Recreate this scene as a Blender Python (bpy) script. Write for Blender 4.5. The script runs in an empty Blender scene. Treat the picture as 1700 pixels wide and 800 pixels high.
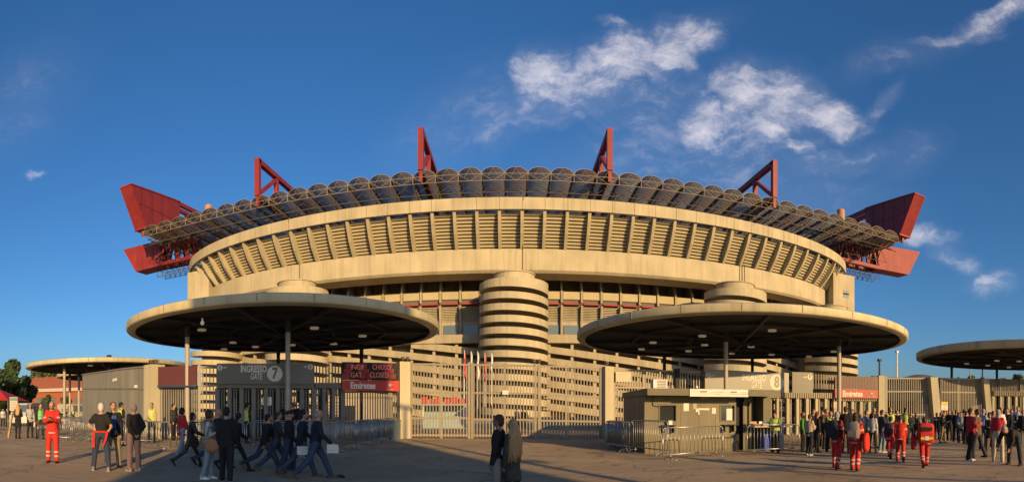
import bpy, math, random
from mathutils import Vector, Matrix, noise as mnoise
R = math.radians
random.seed(7)
scene = bpy.context.scene
COL = scene.collection
WORK = bpy.data.scenes.new('work')

# ------------------------------------------------------------------ camera
F = 850.0          # photo pixels per radian of the cylindrical panorama
HZ = 681.0         # photo row of the horizon
CH = 1.58          # eye height
camd = bpy.data.cameras.new("camera")
camd.type = 'PANO'
cam = bpy.data.objects.new("camera", camd)
COL.objects.link(cam)
cam.location = (0, 0, CH)
cam.rotation_euler = (R(90), 0, 0)
scene.render.engine = 'CYCLES'
cc = camd
cc.panorama_type = 'CENTRAL_CYLINDRICAL'
cc.central_cylindrical_range_u_min = -850.0 / F
cc.central_cylindrical_range_u_max = 850.0 / F
cc.central_cylindrical_range_v_min = -(800 - HZ) / F
cc.central_cylindrical_range_v_max = HZ / F
cc.central_cylindrical_radius = 1.0
camd.clip_start = 0.05
camd.clip_end = 5000
scene.camera = cam

# ------------------------------------------------------------------ light
SUN_AZ = math.pi - 0.47     # clockwise from +Y
SUN_EL = R(14)
world = bpy.data.worlds.new("World")
scene.world = world
world.use_nodes = True
SKY_STRENGTH = 0.10
to_sun = Vector((math.sin(SUN_AZ) * math.cos(SUN_EL), math.cos(SUN_AZ) * math.cos(SUN_EL), math.sin(SUN_EL)))
sl = bpy.data.lights.new("sun", 'SUN')
sl.energy = 4.7
sl.angle = R(0.5)
sl.color = (1.0, 0.65, 0.27)
so = bpy.data.objects.new("sun", sl)
COL.objects.link(so)
so.rotation_euler = (-to_sun).to_track_quat('-Z', 'Y').to_euler()
scene.view_settings.view_transform = 'Standard'
scene.view_settings.look = 'None'
scene.view_settings.exposure = 0.58
scene.view_settings.gamma = 1.0
scene.view_settings.use_curve_mapping = False
scene.cycles.max_bounces = 6
scene.cycles.transparent_max_bounces = 12
scene.cycles.use_denoising = True


def build_world():
    nt = world.node_tree
    nt.nodes.clear()
    N, L = nt.nodes, nt.links
    out = N.new('ShaderNodeOutputWorld')
    bg = N.new('ShaderNodeBackground')
    bg.inputs['Strength'].default_value = SKY_STRENGTH
    sky = N.new('ShaderNodeTexSky')
    sky.sky_type = 'NISHITA'
    sky.sun_disc = False
    sky.sun_elevation = SUN_EL
    sky.sun_rotation = SUN_AZ
    sky.air_density = 1.0
    sky.dust_density = 1.6
    sky.ozone_density = 5.5
    tc = N.new('ShaderNodeTexCoord')
    sep = N.new('ShaderNodeSeparateXYZ')
    L.new(tc.outputs['Generated'], sep.inputs[0])

    def m(op, a, b=None, c=None, clamp=False):
        n = N.new('ShaderNodeMath'); n.operation = op; n.use_clamp = clamp
        for i, v in enumerate((a, b, c)):
            if v is None: continue
            if isinstance(v, (int, float)): n.inputs[i].default_value = v
            else: L.new(v, n.inputs[i])
        return n.outputs[0]
    az = m('ARCTAN2', sep.outputs[0], sep.outputs[1])
    hyp = m('SQRT', m('ADD', m('MULTIPLY', sep.outputs[0], sep.outputs[0]), m('MULTIPLY', sep.outputs[1], sep.outputs[1])))
    te = m('DIVIDE', sep.outputs[2], m('MAXIMUM', hyp, 0.001))
    cb = N.new('ShaderNodeCombineXYZ')
    L.new(az, cb.inputs[0]); L.new(te, cb.inputs[1])
    P = cb.outputs[0]
    # warp
    w = N.new('ShaderNodeTexNoise'); w.inputs['Scale'].default_value = 7; w.inputs['Detail'].default_value = 7; w.inputs['Roughness'].default_value = .62
    L.new(P, w.inputs['Vector'])
    wv = N.new('ShaderNodeVectorMath'); wv.operation = 'SUBTRACT'; wv.inputs[1].default_value = (.5, .5, .5)
    L.new(w.outputs['Color'], wv.inputs[0])
    ws = N.new('ShaderNodeVectorMath'); ws.operation = 'SCALE'; ws.inputs['Scale'].default_value = 0.10
    L.new(wv.outputs[0], ws.inputs[0])
    wa = N.new('ShaderNodeVectorMath'); wa.operation = 'ADD'
    L.new(P, wa.inputs[0]); L.new(ws.outputs[0], wa.inputs[1])
    PW = wa.outputs[0]
    # (x, y, radius x, radius y, tilt, strength) of each cloud, as directions in the sky
    blobs = [(1010, 112, 150, 34, 22, .80), (905, 128, 48, 42, 35, .75), (1040, 96, 60, 34, 30, .80), (1110, 82, 60, 36, 30, .80), (1158, 52, 22, 34, 60, .75), (1025, 42, 10, 22, 85, .45),
             (880, 165, 60, 30, 60, .50), (830, 195, 60, 40, 50, .30), (960, 160, 130, 34, 18, .50), (1080, 170, 120, 40, 15, .26), (1158, 200, 34, 46, -20, .78), (1250, 150, 60, 38, -10, .78),
             (1310, 165, 66, 40, -22, .85), (1375, 195, 62, 26, -22, .82), (1290, 222, 30, 14, 0, .72), (1325, 245, 26, 10, -15, .55), (1220, 230, 150, 70, 10, .34), (1240, 290, 130, 36, 0, .26),
             (1380, 275, 90, 26, 5, .36), (1640, 36, 80, 13, 24, .70), (1585, 60, 70, 10, 6, .55), (1500, 90, 110, 24, 15, .18), (1535, 386, 46, 13, -5, .72), (1642, 466, 32, 18, 10, .62),
             (1590, 425, 44, 16, -30, .34), (60, 287, 13, 6, 0, .42), (1468, 175, 45, 10, 50, .36), (1505, 262, 60, 30, 30, .20), (30, 170, 120, 60, 40, .14),
             (760, 200, 130, 60, 35, .16), (1120, 250, 200, 70, 12, .24), (1330, 330, 150, 50, -5, .24)]
    acc = None
    for (x, y, rx, ry, rot, st) in blobs:
        mp = N.new('ShaderNodeMapping'); mp.vector_type = 'TEXTURE'
        mp.inputs['Location'].default_value = ((x - 850) / F, (HZ - y) / F, 0)
        mp.inputs['Rotation'].default_value = (0, 0, R(rot))
        mp.inputs['Scale'].default_value = (rx * 1.85 / F, ry * 2.1 / F, 1)
        L.new(PW, mp.inputs['Vector'])
        ln = N.new('ShaderNodeVectorMath'); ln.operation = 'LENGTH'
        L.new(mp.outputs[0], ln.inputs[0])
        mr = N.new('ShaderNodeMapRange'); mr.interpolation_type = 'SMOOTHERSTEP'
        mr.inputs['From Min'].default_value = 1.0; mr.inputs['From Max'].default_value = 0.0
        mr.inputs['To Min'].default_value = 0; mr.inputs['To Max'].default_value = st
        L.new(ln.outputs['Value'], mr.inputs['Value'])
        acc = mr.outputs[0] if acc is None else m('MAXIMUM', acc, mr.outputs[0])
    mp = N.new('ShaderNodeMapping'); mp.inputs['Rotation'].default_value = (0, 0, R(-25)); mp.inputs['Scale'].default_value = (.75, 1.6, 1)
    L.new(PW, mp.inputs['Vector'])
    n1 = N.new('ShaderNodeTexNoise'); n1.inputs['Scale'].default_value = 8; n1.inputs['Detail'].default_value = 12; n1.inputs['Roughness'].default_value = .68
    L.new(mp.outputs[0], n1.inputs['Vector'])
    n2 = N.new('ShaderNodeTexNoise'); n2.inputs['Scale'].default_value = 26; n2.inputs['Detail'].default_value = 8; n2.inputs['Roughness'].default_value = .6
    L.new(mp.outputs[0], n2.inputs['Vector'])
    fine = m('ADD', m('MULTIPLY', m('SUBTRACT', n1.outputs[0], .52), 3.4), m('MULTIPLY', m('SUBTRACT', n2.outputs[0], .5), 1.9))
    base = m('MULTIPLY', acc, 1.05)
    d = m('MULTIPLY', m('ADD', base, m('MULTIPLY', fine, m('MINIMUM', m('MULTIPLY', acc, 2.2), .8))), 1.0)
    mr = N.new('ShaderNodeMapRange'); mr.interpolation_type = 'SMOOTHSTEP'
    mr.inputs['From Min'].default_value = 0.06; mr.inputs['From Max'].default_value = 1.35
    mr.inputs['To Max'].default_value = 0.45
    L.new(d, mr.inputs['Value'])
    mix = N.new('ShaderNodeMix'); mix.data_type = 'RGBA'
    L.new(m('ADD', mr.outputs[0], m('MULTIPLY', acc, 0.13)), mix.inputs['Factor'])
    hsv = N.new('ShaderNodeHueSaturation'); hsv.inputs['Saturation'].default_value = 1.09
    L.new(sky.outputs[0], hsv.inputs['Color'])
    L.new(hsv.outputs[0], mix.inputs['A'])
    mix.inputs['B'].default_value = (8.2, 7.4, 7.2, 1)
    L.new(mix.outputs['Result'], bg.inputs['Color'])
    L.new(bg.outputs[0], out.inputs['Surface'])
build_world()

# ------------------------------------------------------------------ helpers
def P(x, y, D):
    t = (x - 850) / F
    return Vector((D * math.sin(t), D * math.cos(t), CH + D * (HZ - y) / F))

def G(x, y):
    """ground point seen at photo pixel (x, y)"""
    p = P(x, y, F * CH / (y - HZ)); p.z = 0
    return p

MATS = {}
def mat(name, col, rough=.8, metal=0, var=.12, scale=3.0, bump=0.0, bscale=40, spec=.3, col2=None, emit=None, alpha=None, streak=False, trans=0):
    if name in MATS: return MATS[name]
    col = tuple(c * .74 for c in col)
    if col2 is not None: col2 = tuple(c * .74 for c in col2)
    m = bpy.data.materials.new(name); m.use_nodes = True
    nt = m.node_tree; N, L = nt.nodes, nt.links
    b = N['Principled BSDF']
    b.inputs['Roughness'].default_value = rough
    b.inputs['Metallic'].default_value = metal
    b.inputs['Specular IOR Level'].default_value = spec
    if trans: b.inputs['Transmission Weight'].default_value = trans
    if alpha is not None: b.inputs['Alpha'].default_value = alpha
    tc = N.new('ShaderNodeTexCoord')
    geo = N.new('ShaderNodeNewGeometry')
    src = geo.outputs['Position']
    if streak:
        mp = N.new('ShaderNodeMapping'); mp.inputs['Scale'].default_value = (1, 1, .12)
        L.new(src, mp.inputs['Vector']); src = mp.outputs[0]
    n = N.new('ShaderNodeTexNoise'); n.inputs['Scale'].default_value = scale; n.inputs['Detail'].default_value = 6
    n.inputs['Roughness'].default_value = .65
    L.new(src, n.inputs['Vector'])
    r = N.new('ShaderNodeMapRange'); r.inputs['From Min'].default_value = .3; r.inputs['From Max'].default_value = .7
    L.new(n.outputs[0], r.inputs['Value'])
    mx = N.new('ShaderNodeMix'); mx.data_type = 'RGBA'
    c = tuple(col) + (1,)
    if col2 is None:
        mx.inputs['A'].default_value = tuple(min(1, v * (1 + var)) for v in col) + (1,)
        mx.inputs['B'].default_value = tuple(v * (1 - var) for v in col) + (1,)
    else:
        mx.inputs['A'].default_value = c; mx.inputs['B'].default_value = tuple(col2) + (1,)
    L.new(r.outputs[0], mx.inputs['Factor'])
    res = mx.outputs['Result']
    if streak:      # rain streaks and grime runs
        mp2 = N.new('ShaderNodeMapping'); mp2.inputs['Scale'].default_value = (1.1, 1.1, .035)
        L.new(geo.outputs['Position'], mp2.inputs['Vector'])
        n3 = N.new('ShaderNodeTexNoise'); n3.inputs['Scale'].default_value = 1.6; n3.inputs['Detail'].default_value = 7; n3.inputs['Roughness'].default_value = .7
        L.new(mp2.outputs[0], n3.inputs['Vector'])
        r3 = N.new('ShaderNodeMapRange'); r3.inputs['From Min'].default_value = .50; r3.inputs['From Max'].default_value = .72
        r3.inputs['To Min'].default_value = 1.0; r3.inputs['To Max'].default_value = .72
        L.new(n3.outputs[0], r3.inputs['Value'])
        n4 = N.new('ShaderNodeTexNoise'); n4.inputs['Scale'].default_value = .22; n4.inputs['Detail'].default_value = 5
        L.new(geo.outputs['Position'], n4.inputs['Vector'])
        r4 = N.new('ShaderNodeMapRange'); r4.inputs['From Min'].default_value = .35; r4.inputs['From Max'].default_value = .65
        r4.inputs['To Min'].default_value = .90; r4.inputs['To Max'].default_value = 1.06
        L.new(n4.outputs[0], r4.inputs['Value'])
        mu_ = N.new('ShaderNodeMath'); mu_.operation = 'MULTIPLY'; L.new(r3.outputs[0], mu_.inputs[0]); L.new(r4.outputs[0], mu_.inputs[1])
        mm_ = N.new('ShaderNodeMix'); mm_.data_type = 'RGBA'; mm_.blend_type = 'MULTIPLY'; mm_.inputs['Factor'].default_value = 1
        L.new(res, mm_.inputs['A']); L.new(mu_.outputs[0], mm_.inputs['B']); res = mm_.outputs['Result']
    L.new(res, b.inputs['Base Color'])
    if bump:
        n2 = N.new('ShaderNodeTexNoise'); n2.inputs['Scale'].default_value = bscale; n2.inputs['Detail'].default_value = 4
        L.new(geo.outputs['Position'], n2.inputs['Vector'])
        bp = N.new('ShaderNodeBump'); bp.inputs['Strength'].default_value = bump; bp.inputs['Distance'].default_value = .02
        L.new(n2.outputs[0], bp.inputs['Height']); L.new(bp.outputs[0], b.inputs['Normal'])
    if emit:
        b.inputs['Emission Color'].default_value = tuple(emit[:3]) + (1,)
        b.inputs['Emission Strength'].default_value = emit[3]
    MATS[name] = m
    return m

class MB:
    def __init__(s): s.v = []; s.f = []; s.m = []
    def add(s, vs, fs, mi=0):
        o = len(s.v); s.v += [tuple(v) for v in vs]
        for f in fs: s.f.append(tuple(i + o for i in f)); s.m.append(mi)
    def box(s, lo, hi, mi=0, M=None):
        x0, y0, z0 = lo; x1, y1, z1 = hi
        vs = [Vector(p) for p in ((x0,y0,z0),(x1,y0,z0),(x1,y1,z0),(x0,y1,z0),(x0,y0,z1),(x1,y0,z1),(x1,y1,z1),(x0,y1,z1))]
        if M is not None: vs = [M @ v for v in vs]
        s.add(vs, [(3,2,1,0),(4,5,6,7),(0,1,5,4),(1,2,6,5),(2,3,7,6),(3,0,4,7)], mi)
    def wallbox(s, a, b, z0, z1, t, mi=0, z1b=None, z0b=None):
        """box standing from plan point a to b, thickness t (centred)"""
        a = Vector((a[0], a[1], 0)); b = Vector((b[0], b[1], 0))
        d = (b - a).normalized(); n = Vector((-d.y, d.x, 0)) * t / 2
        z1b = z1 if z1b is None else z1b; z0b = z0 if z0b is None else z0b
        vs = []
        for (za, zb) in ((z0, z0b), (z1, z1b)):
            for p, z in ((a - n, za), (b - n, zb), (b + n, zb), (a + n, za)):
                vs.append(Vector((p.x, p.y, z)))
        s.add(vs, [(3,2,1,0),(4,5,6,7),(0,1,5,4),(1,2,6,5),(2,3,7,6),(3,0,4,7)], mi)
    def bar(s, a, b, w, h=None, mi=0):
        """square section bar between two 3D points"""
        a = Vector(a); b = Vector(b); d = b - a
        if d.length < 1e-6: return
        h = w if h is None else h
        d.normalize()
        up = Vector((0, 0, 1)) if abs(d.z) < .95 else Vector((0, 1, 0))
        x = d.cross(up).normalized() * w / 2; y = x.cross(d).normalized() * h / 2
        vs = [a - x - y, a + x - y, a + x + y, a - x + y, b - x - y, b + x - y, b + x + y, b - x + y]
        s.add(vs, [(0,1,2,3),(7,6,5,4),(0,4,5,1),(1,5,6,2),(2,6,7,3),(3,7,4,0)], mi)
    def tube(s, a, b, r, r2=None, n=8, mi=0, cap=True):
        a = Vector(a); b = Vector(b); d = b - a
        if d.length < 1e-6: return
        r2 = r if r2 is None else r2
        d.normalize()
        up = Vector((0, 0, 1)) if abs(d.z) < .9 else Vector((1, 0, 0))
        x = d.cross(up).normalized(); y = d.cross(x)
        vs = []
        for p, q in ((a, r), (b, r2)):
            for i in range(n):
                t = 2 * math.pi * i / n
                vs.append(p + (x * math.cos(t) + y * math.sin(t)) * q)
        fs = [(i, n + i, n + (i + 1) % n, (i + 1) % n) for i in range(n)]
        if cap: fs += [tuple(range(n)), tuple(range(2 * n - 1, n - 1, -1))]
        s.add(vs, fs, mi)
    def path(s, pts, r, n=8, mi=0):
        for a, b in zip(pts, pts[1:]): s.tube(a, b, r, n=n, mi=mi)
    def ball(s, c, r, n=10, k=7, mi=0, M=None, fn=None):
        c = Vector(c); r = (r, r, r) if isinstance(r, (int, float)) else r
        vs = [Vector((0, 0, -1))]
        for j in range(1, k):
            ph = -math.pi / 2 + math.pi * j / k
            for i in range(n):
                t = 2 * math.pi * i / n
                vs.append(Vector((math.cos(ph) * math.cos(t), math.cos(ph) * math.sin(t), math.sin(ph))))
        vs.append(Vector((0, 0, 1)))
        vs = [Vector((v.x * r[0], v.y * r[1], v.z * r[2])) for v in vs]
        if fn: vs = [fn(v) for v in vs]
        if M is not None: vs = [M @ v for v in vs]
        vs = [v + c for v in vs]
        fs = [(0, 1 + (i + 1) % n, 1 + i) for i in range(n)]
        for j in range(k - 2):
            o = 1 + j * n
            fs += [(o + i, o + (i + 1) % n, o + n + (i + 1) % n, o + n + i) for i in range(n)]
        o = 1 + (k - 2) * n; top = len(vs) - 1
        fs += [(o + i, o + (i + 1) % n, top) for i in range(n)]
        s.add(vs, fs, mi)
    def loft(s, rings, mi=0, closed=True, cap=True):
        n = len(rings[0]); vs = [v for r in rings for v in r]; fs = []
        for j in range(len(rings) - 1):
            for i in range(n if closed else n - 1):
                k = (i + 1) % n
                fs.append((j * n + i, j * n + k, (j + 1) * n + k, (j + 1) * n + i))
        if cap and closed:
            fs.append(tuple(range(n - 1, -1, -1))); fs.append(tuple(range((len(rings) - 1) * n, len(rings) * n)))
        s.add(vs, fs, mi)
    def sweep(s, prof, path_fn, ss, mi=0, cap=True):
        """closed profile [(off, z)] swept along stations ss with path_fn(s, off) -> (x, y)"""
        rings = []
        for q in ss:
            rings.append([Vector((*path_fn(q, o), z)) for o, z in prof])
        s.loft(rings, mi, True, cap)
    def mesh(s, name, mats, smooth=False):
        me = bpy.data.meshes.new(name)
        me.from_pydata(s.v, [], s.f)
        for m in mats: me.materials.append(m)
        if len(mats) > 1: me.polygons.foreach_set('material_index', s.m)
        if smooth: me.polygons.foreach_set('use_smooth', [True] * len(s.f))
        me.update()
        return me
    def build(s, name, mats, parent=None, smooth=False, loc=None):
        if not isinstance(mats, (list, tuple)): mats = [mats]
        o = bpy.data.objects.new(name, s.mesh(name, mats, smooth))
        COL.objects.link(o)
        if parent is not None: o.parent = parent
        if loc is not None: o.location = loc
        return o

def smooth_by_angle(o, ang=35):
    me = o.data
    me.polygons.foreach_set('use_smooth', [True] * len(me.polygons))
    try: me.set_sharp_from_angle(angle=R(ang))
    except Exception: pass

def thing(name, label, cat, loc=(0, 0, 0), rz=0, group=None):
    o = bpy.data.objects.new(name, None); COL.objects.link(o)
    o.empty_display_size = .3
    o.location = loc; o.rotation_euler = (0, 0, rz)
    return tag(o, label, cat, group)
def tag(o, label, cat, group=None):
    o['label'] = label; o['category'] = cat
    if group: o['group'] = group
    return o
def structure(o, kind='structure'):
    o['kind'] = kind; return o
def dup(root, loc, rz, label=None, group=None, scale=None):
    r = root.copy(); COL.objects.link(r); r.location = loc; r.rotation_euler = (0, 0, rz)
    if scale is not None: r.scale = scale
    if label: r['label'] = label
    if group: r['group'] = group
    for ch in list(root.children):
        c = ch.copy(); COL.objects.link(c); c.parent = r
        for g in ch.children:
            d = g.copy(); COL.objects.link(d); d.parent = c
    return r

def text(body, size, mat_, parent, M, sx=1.0, shear=0, name='lettering', align='CENTER', ext=.004, bold=0.0):
    cu = bpy.data.curves.new('lettering', 'FONT'); cu.body = body; cu.size = size; cu.extrude = ext
    cu.align_x = align; cu.align_y = 'CENTER'; cu.shear = shear; cu.offset = bold; cu.resolution_u = 3
    t = bpy.data.objects.new('lettering', cu)
    me = bpy.data.meshes.new_from_object(t)
    bpy.data.objects.remove(t); bpy.data.curves.remove(cu)
    me.name = name
    S = Matrix.Diagonal((sx, 1, 1, 1))
    me.transform(M @ S)
    me.materials.clear(); me.materials.append(mat_)
    o = bpy.data.objects.new(name, me); COL.objects.link(o); o.parent = parent
    return o
def face_matrix(p, right):
    """local x along `right` (horizontal), local y up, local z towards the viewer side"""
    r = Vector((right[0], right[1], 0)).normalized(); u = Vector((0, 0, 1)); n = r.cross(u)
    M = Matrix((r, u, n)).transposed().to_4x4(); M.translation = Vector(p)
    return M
# ------------------------------------------------------------------ materials
CONC = mat('concrete_warm', (0.467, 0.407, 0.269), .85, var=.10, scale=.5, bump=.15, bscale=6)
CONC_B = mat('concrete_band', (0.503, 0.439, 0.291), .85, var=.10, scale=.5, bump=.12, bscale=3, streak=True)
CONC_D = mat('concrete_grime_shade', (.44, .37, .28), .9, var=.12, scale=.8, bump=.2, bscale=6, streak=True)  # grime streaks, plus a darker tone for the shaded set-back wall
CONC_R = mat('concrete_ramp', (0.397, 0.347, 0.237), .85, var=.13, scale=.6, bump=.15, bscale=5, streak=True)
DARKGAP = mat('shaded_interior_wall', (.16, .14, .12), .9)  # dark colour stands for shade behind the louvres; joints use it too
RED = mat('red_steel', (0.282, 0.034, 0.036), .55, var=.16, scale=.5, streak=True)
STEEL_B = mat('truss_steel', (.30, .25, .17), .55, var=.15, scale=1)
STEEL_D = mat('valley_steel', (.11, .095, .075), .6)
GLASS = mat('window_glass', (.12, .16, .17), .15, spec=.6)
REDPAINT = mat('red_awning', (.38, .05, .05), .7)

def rib_vault_material():
    m = bpy.data.materials.new('vault_sheet'); m.use_nodes = True
    nt = m.node_tree; N, L = nt.nodes, nt.links
    b = N['Principled BSDF']; b.inputs['Roughness'].default_value = .35
    geo = N.new('ShaderNodeNewGeometry'); sp = N.new('ShaderNodeSeparateXYZ'); L.new(geo.outputs['Position'], sp.inputs[0])
    def mm(op, a, bb):
        n = N.new('ShaderNodeMath'); n.operation = op
        for i, v in enumerate((a, bb)):
            if isinstance(v, (int, float)): n.inputs[i].default_value = v
            else: L.new(v, n.inputs[i])
        return n.outputs[0]
    fr = mm('FRACT', mm('MULTIPLY', sp.outputs[1], .8), 0.0)
    st = mm('LESS_THAN', fr, .24)
    st2 = mm('LESS_THAN', mm('ABSOLUTE', mm('SUBTRACT', fr, .30), 0.0), .07)
    nz = N.new('ShaderNodeTexNoise'); nz.inputs['Scale'].default_value = .12; nz.inputs['Detail'].default_value = 3
    L.new(geo.outputs['Position'], nz.inputs['Vector'])
    r = N.new('ShaderNodeValToRGB'); L.new(nz.outputs[0], r.inputs[0])
    r.color_ramp.elements[0].position = .38; r.color_ramp.elements[0].color = (.28, .18, .13, 1)
    r.color_ramp.elements[1].position = .58; r.color_ramp.elements[1].color = (.27, .28, .25, 1)
    mx = N.new('ShaderNodeMix'); mx.data_type = 'RGBA'
    L.new(st, mx.inputs['Factor']); L.new(r.outputs[0], mx.inputs['A']); mx.inputs['B'].default_value = (.08, .075, .07, 1)
    mx2 = N.new('ShaderNodeMix'); mx2.data_type = 'RGBA'; L.new(st2, mx2.inputs['Factor']); L.new(mx.outputs['Result'], mx2.inputs['A']); mx2.inputs['B'].default_value = (.38, .33, .24, 1)
    mx = mx2
    L.new(mx.outputs['Result'], b.inputs['Base Color'])
    tr = N.new('ShaderNodeBsdfTranslucent'); L.new(mx.outputs['Result'], tr.inputs[0])
    ms = N.new('ShaderNodeMixShader'); ms.inputs[0].default_value = .5
    out = N['Material Output']
    L.new(b.outputs[0], ms.inputs[1]); L.new(tr.outputs[0], ms.inputs[2])
    tp = N.new('ShaderNodeBsdfTransparent'); m3 = N.new('ShaderNodeMixShader'); m3.inputs[0].default_value = .05
    L.new(ms.outputs[0], m3.inputs[1]); L.new(tp.outputs[0], m3.inputs[2]); L.new(m3.outputs[0], out.inputs[0])
    return m
VAULT = rib_vault_material()

# ------------------------------------------------------------------ ground
def asphalt():
    m = bpy.data.materials.new('asphalt'); m.use_nodes = True
    nt = m.node_tree; N, L = nt.nodes, nt.links
    b = N['Principled BSDF']; b.inputs['Roughness'].default_value = .88; b.inputs['Specular IOR Level'].default_value = .25
    geo = N.new('ShaderNodeNewGeometry')
    def noise(sc, det=6, ro=.6):
        n = N.new('ShaderNodeTexNoise'); n.inputs['Scale'].default_value = sc; n.inputs['Detail'].default_value = det; n.inputs['Roughness'].default_value = ro
        L.new(geo.outputs['Position'], n.inputs['Vector']); return n.outputs[0]
    r = N.new('ShaderNodeValToRGB'); L.new(noise(.35, 8), r.inputs[0])
    r.color_ramp.elements[0].position = .35; r.color_ramp.elements[0].color = (.36, .275, .18, 1)
    r.color_ramp.elements[1].position = .66; r.color_ramp.elements[1].color = (.49, .385, .255, 1)
    r2 = N.new('ShaderNodeValToRGB'); L.new(noise(55, 4, .8), r2.inputs[0])
    r2.color_ramp.elements[0].position = .35; r2.color_ramp.elements[0].color = (.6, .6, .6, 1)
    r2.color_ramp.elements[1].position = .68; r2.color_ramp.elements[1].color = (1.45, 1.4, 1.35, 1)
    mu = N.new('ShaderNodeMix'); mu.data_type = 'RGBA'; mu.blend_type = 'MULTIPLY'; mu.inputs['Factor'].default_value = 1
    L.new(r.outputs[0], mu.inputs['A']); L.new(r2.outputs[0], mu.inputs['B'])
    # oil stains and patched seams
    r3 = N.new('ShaderNodeValToRGB'); L.new(noise(.9, 3), r3.inputs[0])
    r3.color_ramp.elements[0].position = .30; r3.color_ramp.elements[0].color = (.55, .55, .56, 1)
    r3.color_ramp.elements[1].position = .42; r3.color_ramp.elements[1].color = (1, 1, 1, 1)
    mu2 = N.new('ShaderNodeMix'); mu2.data_type = 'RGBA'; mu2.blend_type = 'MULTIPLY'; mu2.inputs['Factor'].default_value = .7
    L.new(mu.outputs['Result'], mu2.inputs['A']); L.new(r3.outputs[0], mu2.inputs['B'])
    vo = N.new('ShaderNodeTexVoronoi'); vo.feature = 'DISTANCE_TO_EDGE'; vo.inputs['Scale'].default_value = .22
    wp = N.new('ShaderNodeTexNoise'); wp.inputs['Scale'].default_value = 1.2; wp.inputs['Detail'].default_value = 6
    L.new(geo.outputs['Position'], wp.inputs['Vector'])
    sc_ = N.new('ShaderNodeVectorMath'); sc_.operation = 'SCALE'; sc_.inputs['Scale'].default_value = 1.6; L.new(wp.outputs['Color'], sc_.inputs[0])
    ad_ = N.new('ShaderNodeVectorMath'); L.new(geo.outputs['Position'], ad_.inputs[0]); L.new(sc_.outputs[0], ad_.inputs[1])
    L.new(ad_.outputs[0], vo.inputs['Vector'])
    cr = N.new('ShaderNodeMapRange'); cr.inputs['From Min'].default_value = .002; cr.inputs['From Max'].default_value = .012; cr.inputs['To Min'].default_value = .55
    L.new(vo.outputs['Distance'], cr.inputs['Value'])
    mu3 = N.new('ShaderNodeMix'); mu3.data_type = 'RGBA'; mu3.blend_type = 'MULTIPLY'; mu3.inputs['Factor'].default_value = 1
    L.new(mu2.outputs['Result'], mu3.inputs['A']); L.new(cr.outputs[0], mu3.inputs['B'])
    vp = N.new('ShaderNodeTexVoronoi'); vp.inputs['Scale'].default_value = .11; vp.distance = 'CHEBYCHEV'; L.new(geo.outputs['Position'], vp.inputs['Vector'])
    rp = N.new('ShaderNodeValToRGB'); rp.color_ramp.interpolation = 'CONSTANT'; L.new(vp.outputs['Color'], rp.inputs[0])
    rp.color_ramp.elements[0].color = (1, 1, 1, 1); rp.color_ramp.elements[1].position = .62; rp.color_ramp.elements[1].color = (.84, .85, .87, 1)
    mu4 = N.new('ShaderNodeMix'); mu4.data_type = 'RGBA'; mu4.blend_type = 'MULTIPLY'; mu4.inputs['Factor'].default_value = 1
    L.new(mu3.outputs['Result'], mu4.inputs['A']); L.new(rp.outputs[0], mu4.inputs['B'])
    L.new(mu4.outputs['Result'], b.inputs['Base Color'])
    bp = N.new('ShaderNodeBump'); bp.inputs['Strength'].default_value = 1.0; bp.inputs['Distance'].default_value = .06
    L.new(noise(45, 3, .8), bp.inputs['Height']); L.new(bp.outputs[0], b.inputs['Normal'])
    return m
g = MB()
n = 24
for i in range(-n, n):
    for j in range(-n, n):
        a = lambda k: math.copysign(abs(k / n) ** 2.2 * 2500, k)
        g.add([(a(i), a(j), 0), (a(i + 1), a(j), 0), (a(i + 1), a(j + 1), 0), (a(i), a(j + 1), 0)], [(0, 1, 2, 3)])
structure(g.build('ground', asphalt()))
PAINT = mat('worn_white_paint', (.34, .32, .29), .8, var=.45, scale=9)
def paint_line(name, pts, w=.10, solid=True):
    m = MB()
    q = [G(*p) for p in pts]
    for a, b in zip(q, q[1:]):
        d = (b - a).normalized(); nn = Vector((-d.y, d.x, 0)) * w / 2; up = Vector((0, 0, .004))
        m.add([a - nn + up, b - nn + up, b + nn + up, a + nn + up], [(0, 1, 2, 3)])
    structure(m.build(name, PAINT))
paint_line('road_marking', [(0, 735), (60, 741), (130, 751), (190, 757)])
paint_line('road_marking', [(480, 764), (600, 772), (700, 778), (815, 785)], .09)
paint_line('road_marking', [(868, 789), (1000, 786), (1150, 778), (1260, 770), (1320, 766)], .09)
paint_line('road_marking', [(410, 793), (458, 799)], .12)
paint_line('road_marking', [(80, 790), (122, 796)], .12)
paint_line('road_marking', [(14, 777), (46, 783)], .12)
paint_line('road_marking', [(264, 770), (300, 773)], .10)
paint_line('road_marking', [(1420, 788), (1700, 771)], .08)

# ------------------------------------------------------------------ stadium
X0 = 2.0
A_, B_, YC = 96.0, 70.0, 169.5
_c = []
for i in range(0, 4001):
    t = i / 4000 * (math.pi / 2)
    _c.append((A_ * math.sin(t) ** .5, YC - B_ * math.cos(t) ** .5))
_s = [0.0]
for a, b in zip(_c, _c[1:]): _s.append(_s[-1] + math.hypot(b[0] - a[0], b[1] - a[1]))
SMAX = _s[-1]
import bisect
def plan(s, off=0.0):
    """point of the bowl's outline at arc length s from its middle, pushed out by off"""
    q = min(abs(s), SMAX - .01)
    k = max(1, min(len(_s) - 1, bisect.bisect_left(_s, q)))
    f = (q - _s[k - 1]) / (_s[k] - _s[k - 1])
    x = _c[k - 1][0] + f * (_c[k][0] - _c[k - 1][0]); y = _c[k - 1][1] + f * (_c[k][1] - _c[k - 1][1])
    u = (x / A_) ** 3 / A_; v = -((YC - y) / B_) ** 3 / B_
    l = math.hypot(u, v) or 1
    x += u / l * off; y += v / l * off
    return (X0 + (x if s >= 0 else -x), y)
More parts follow.
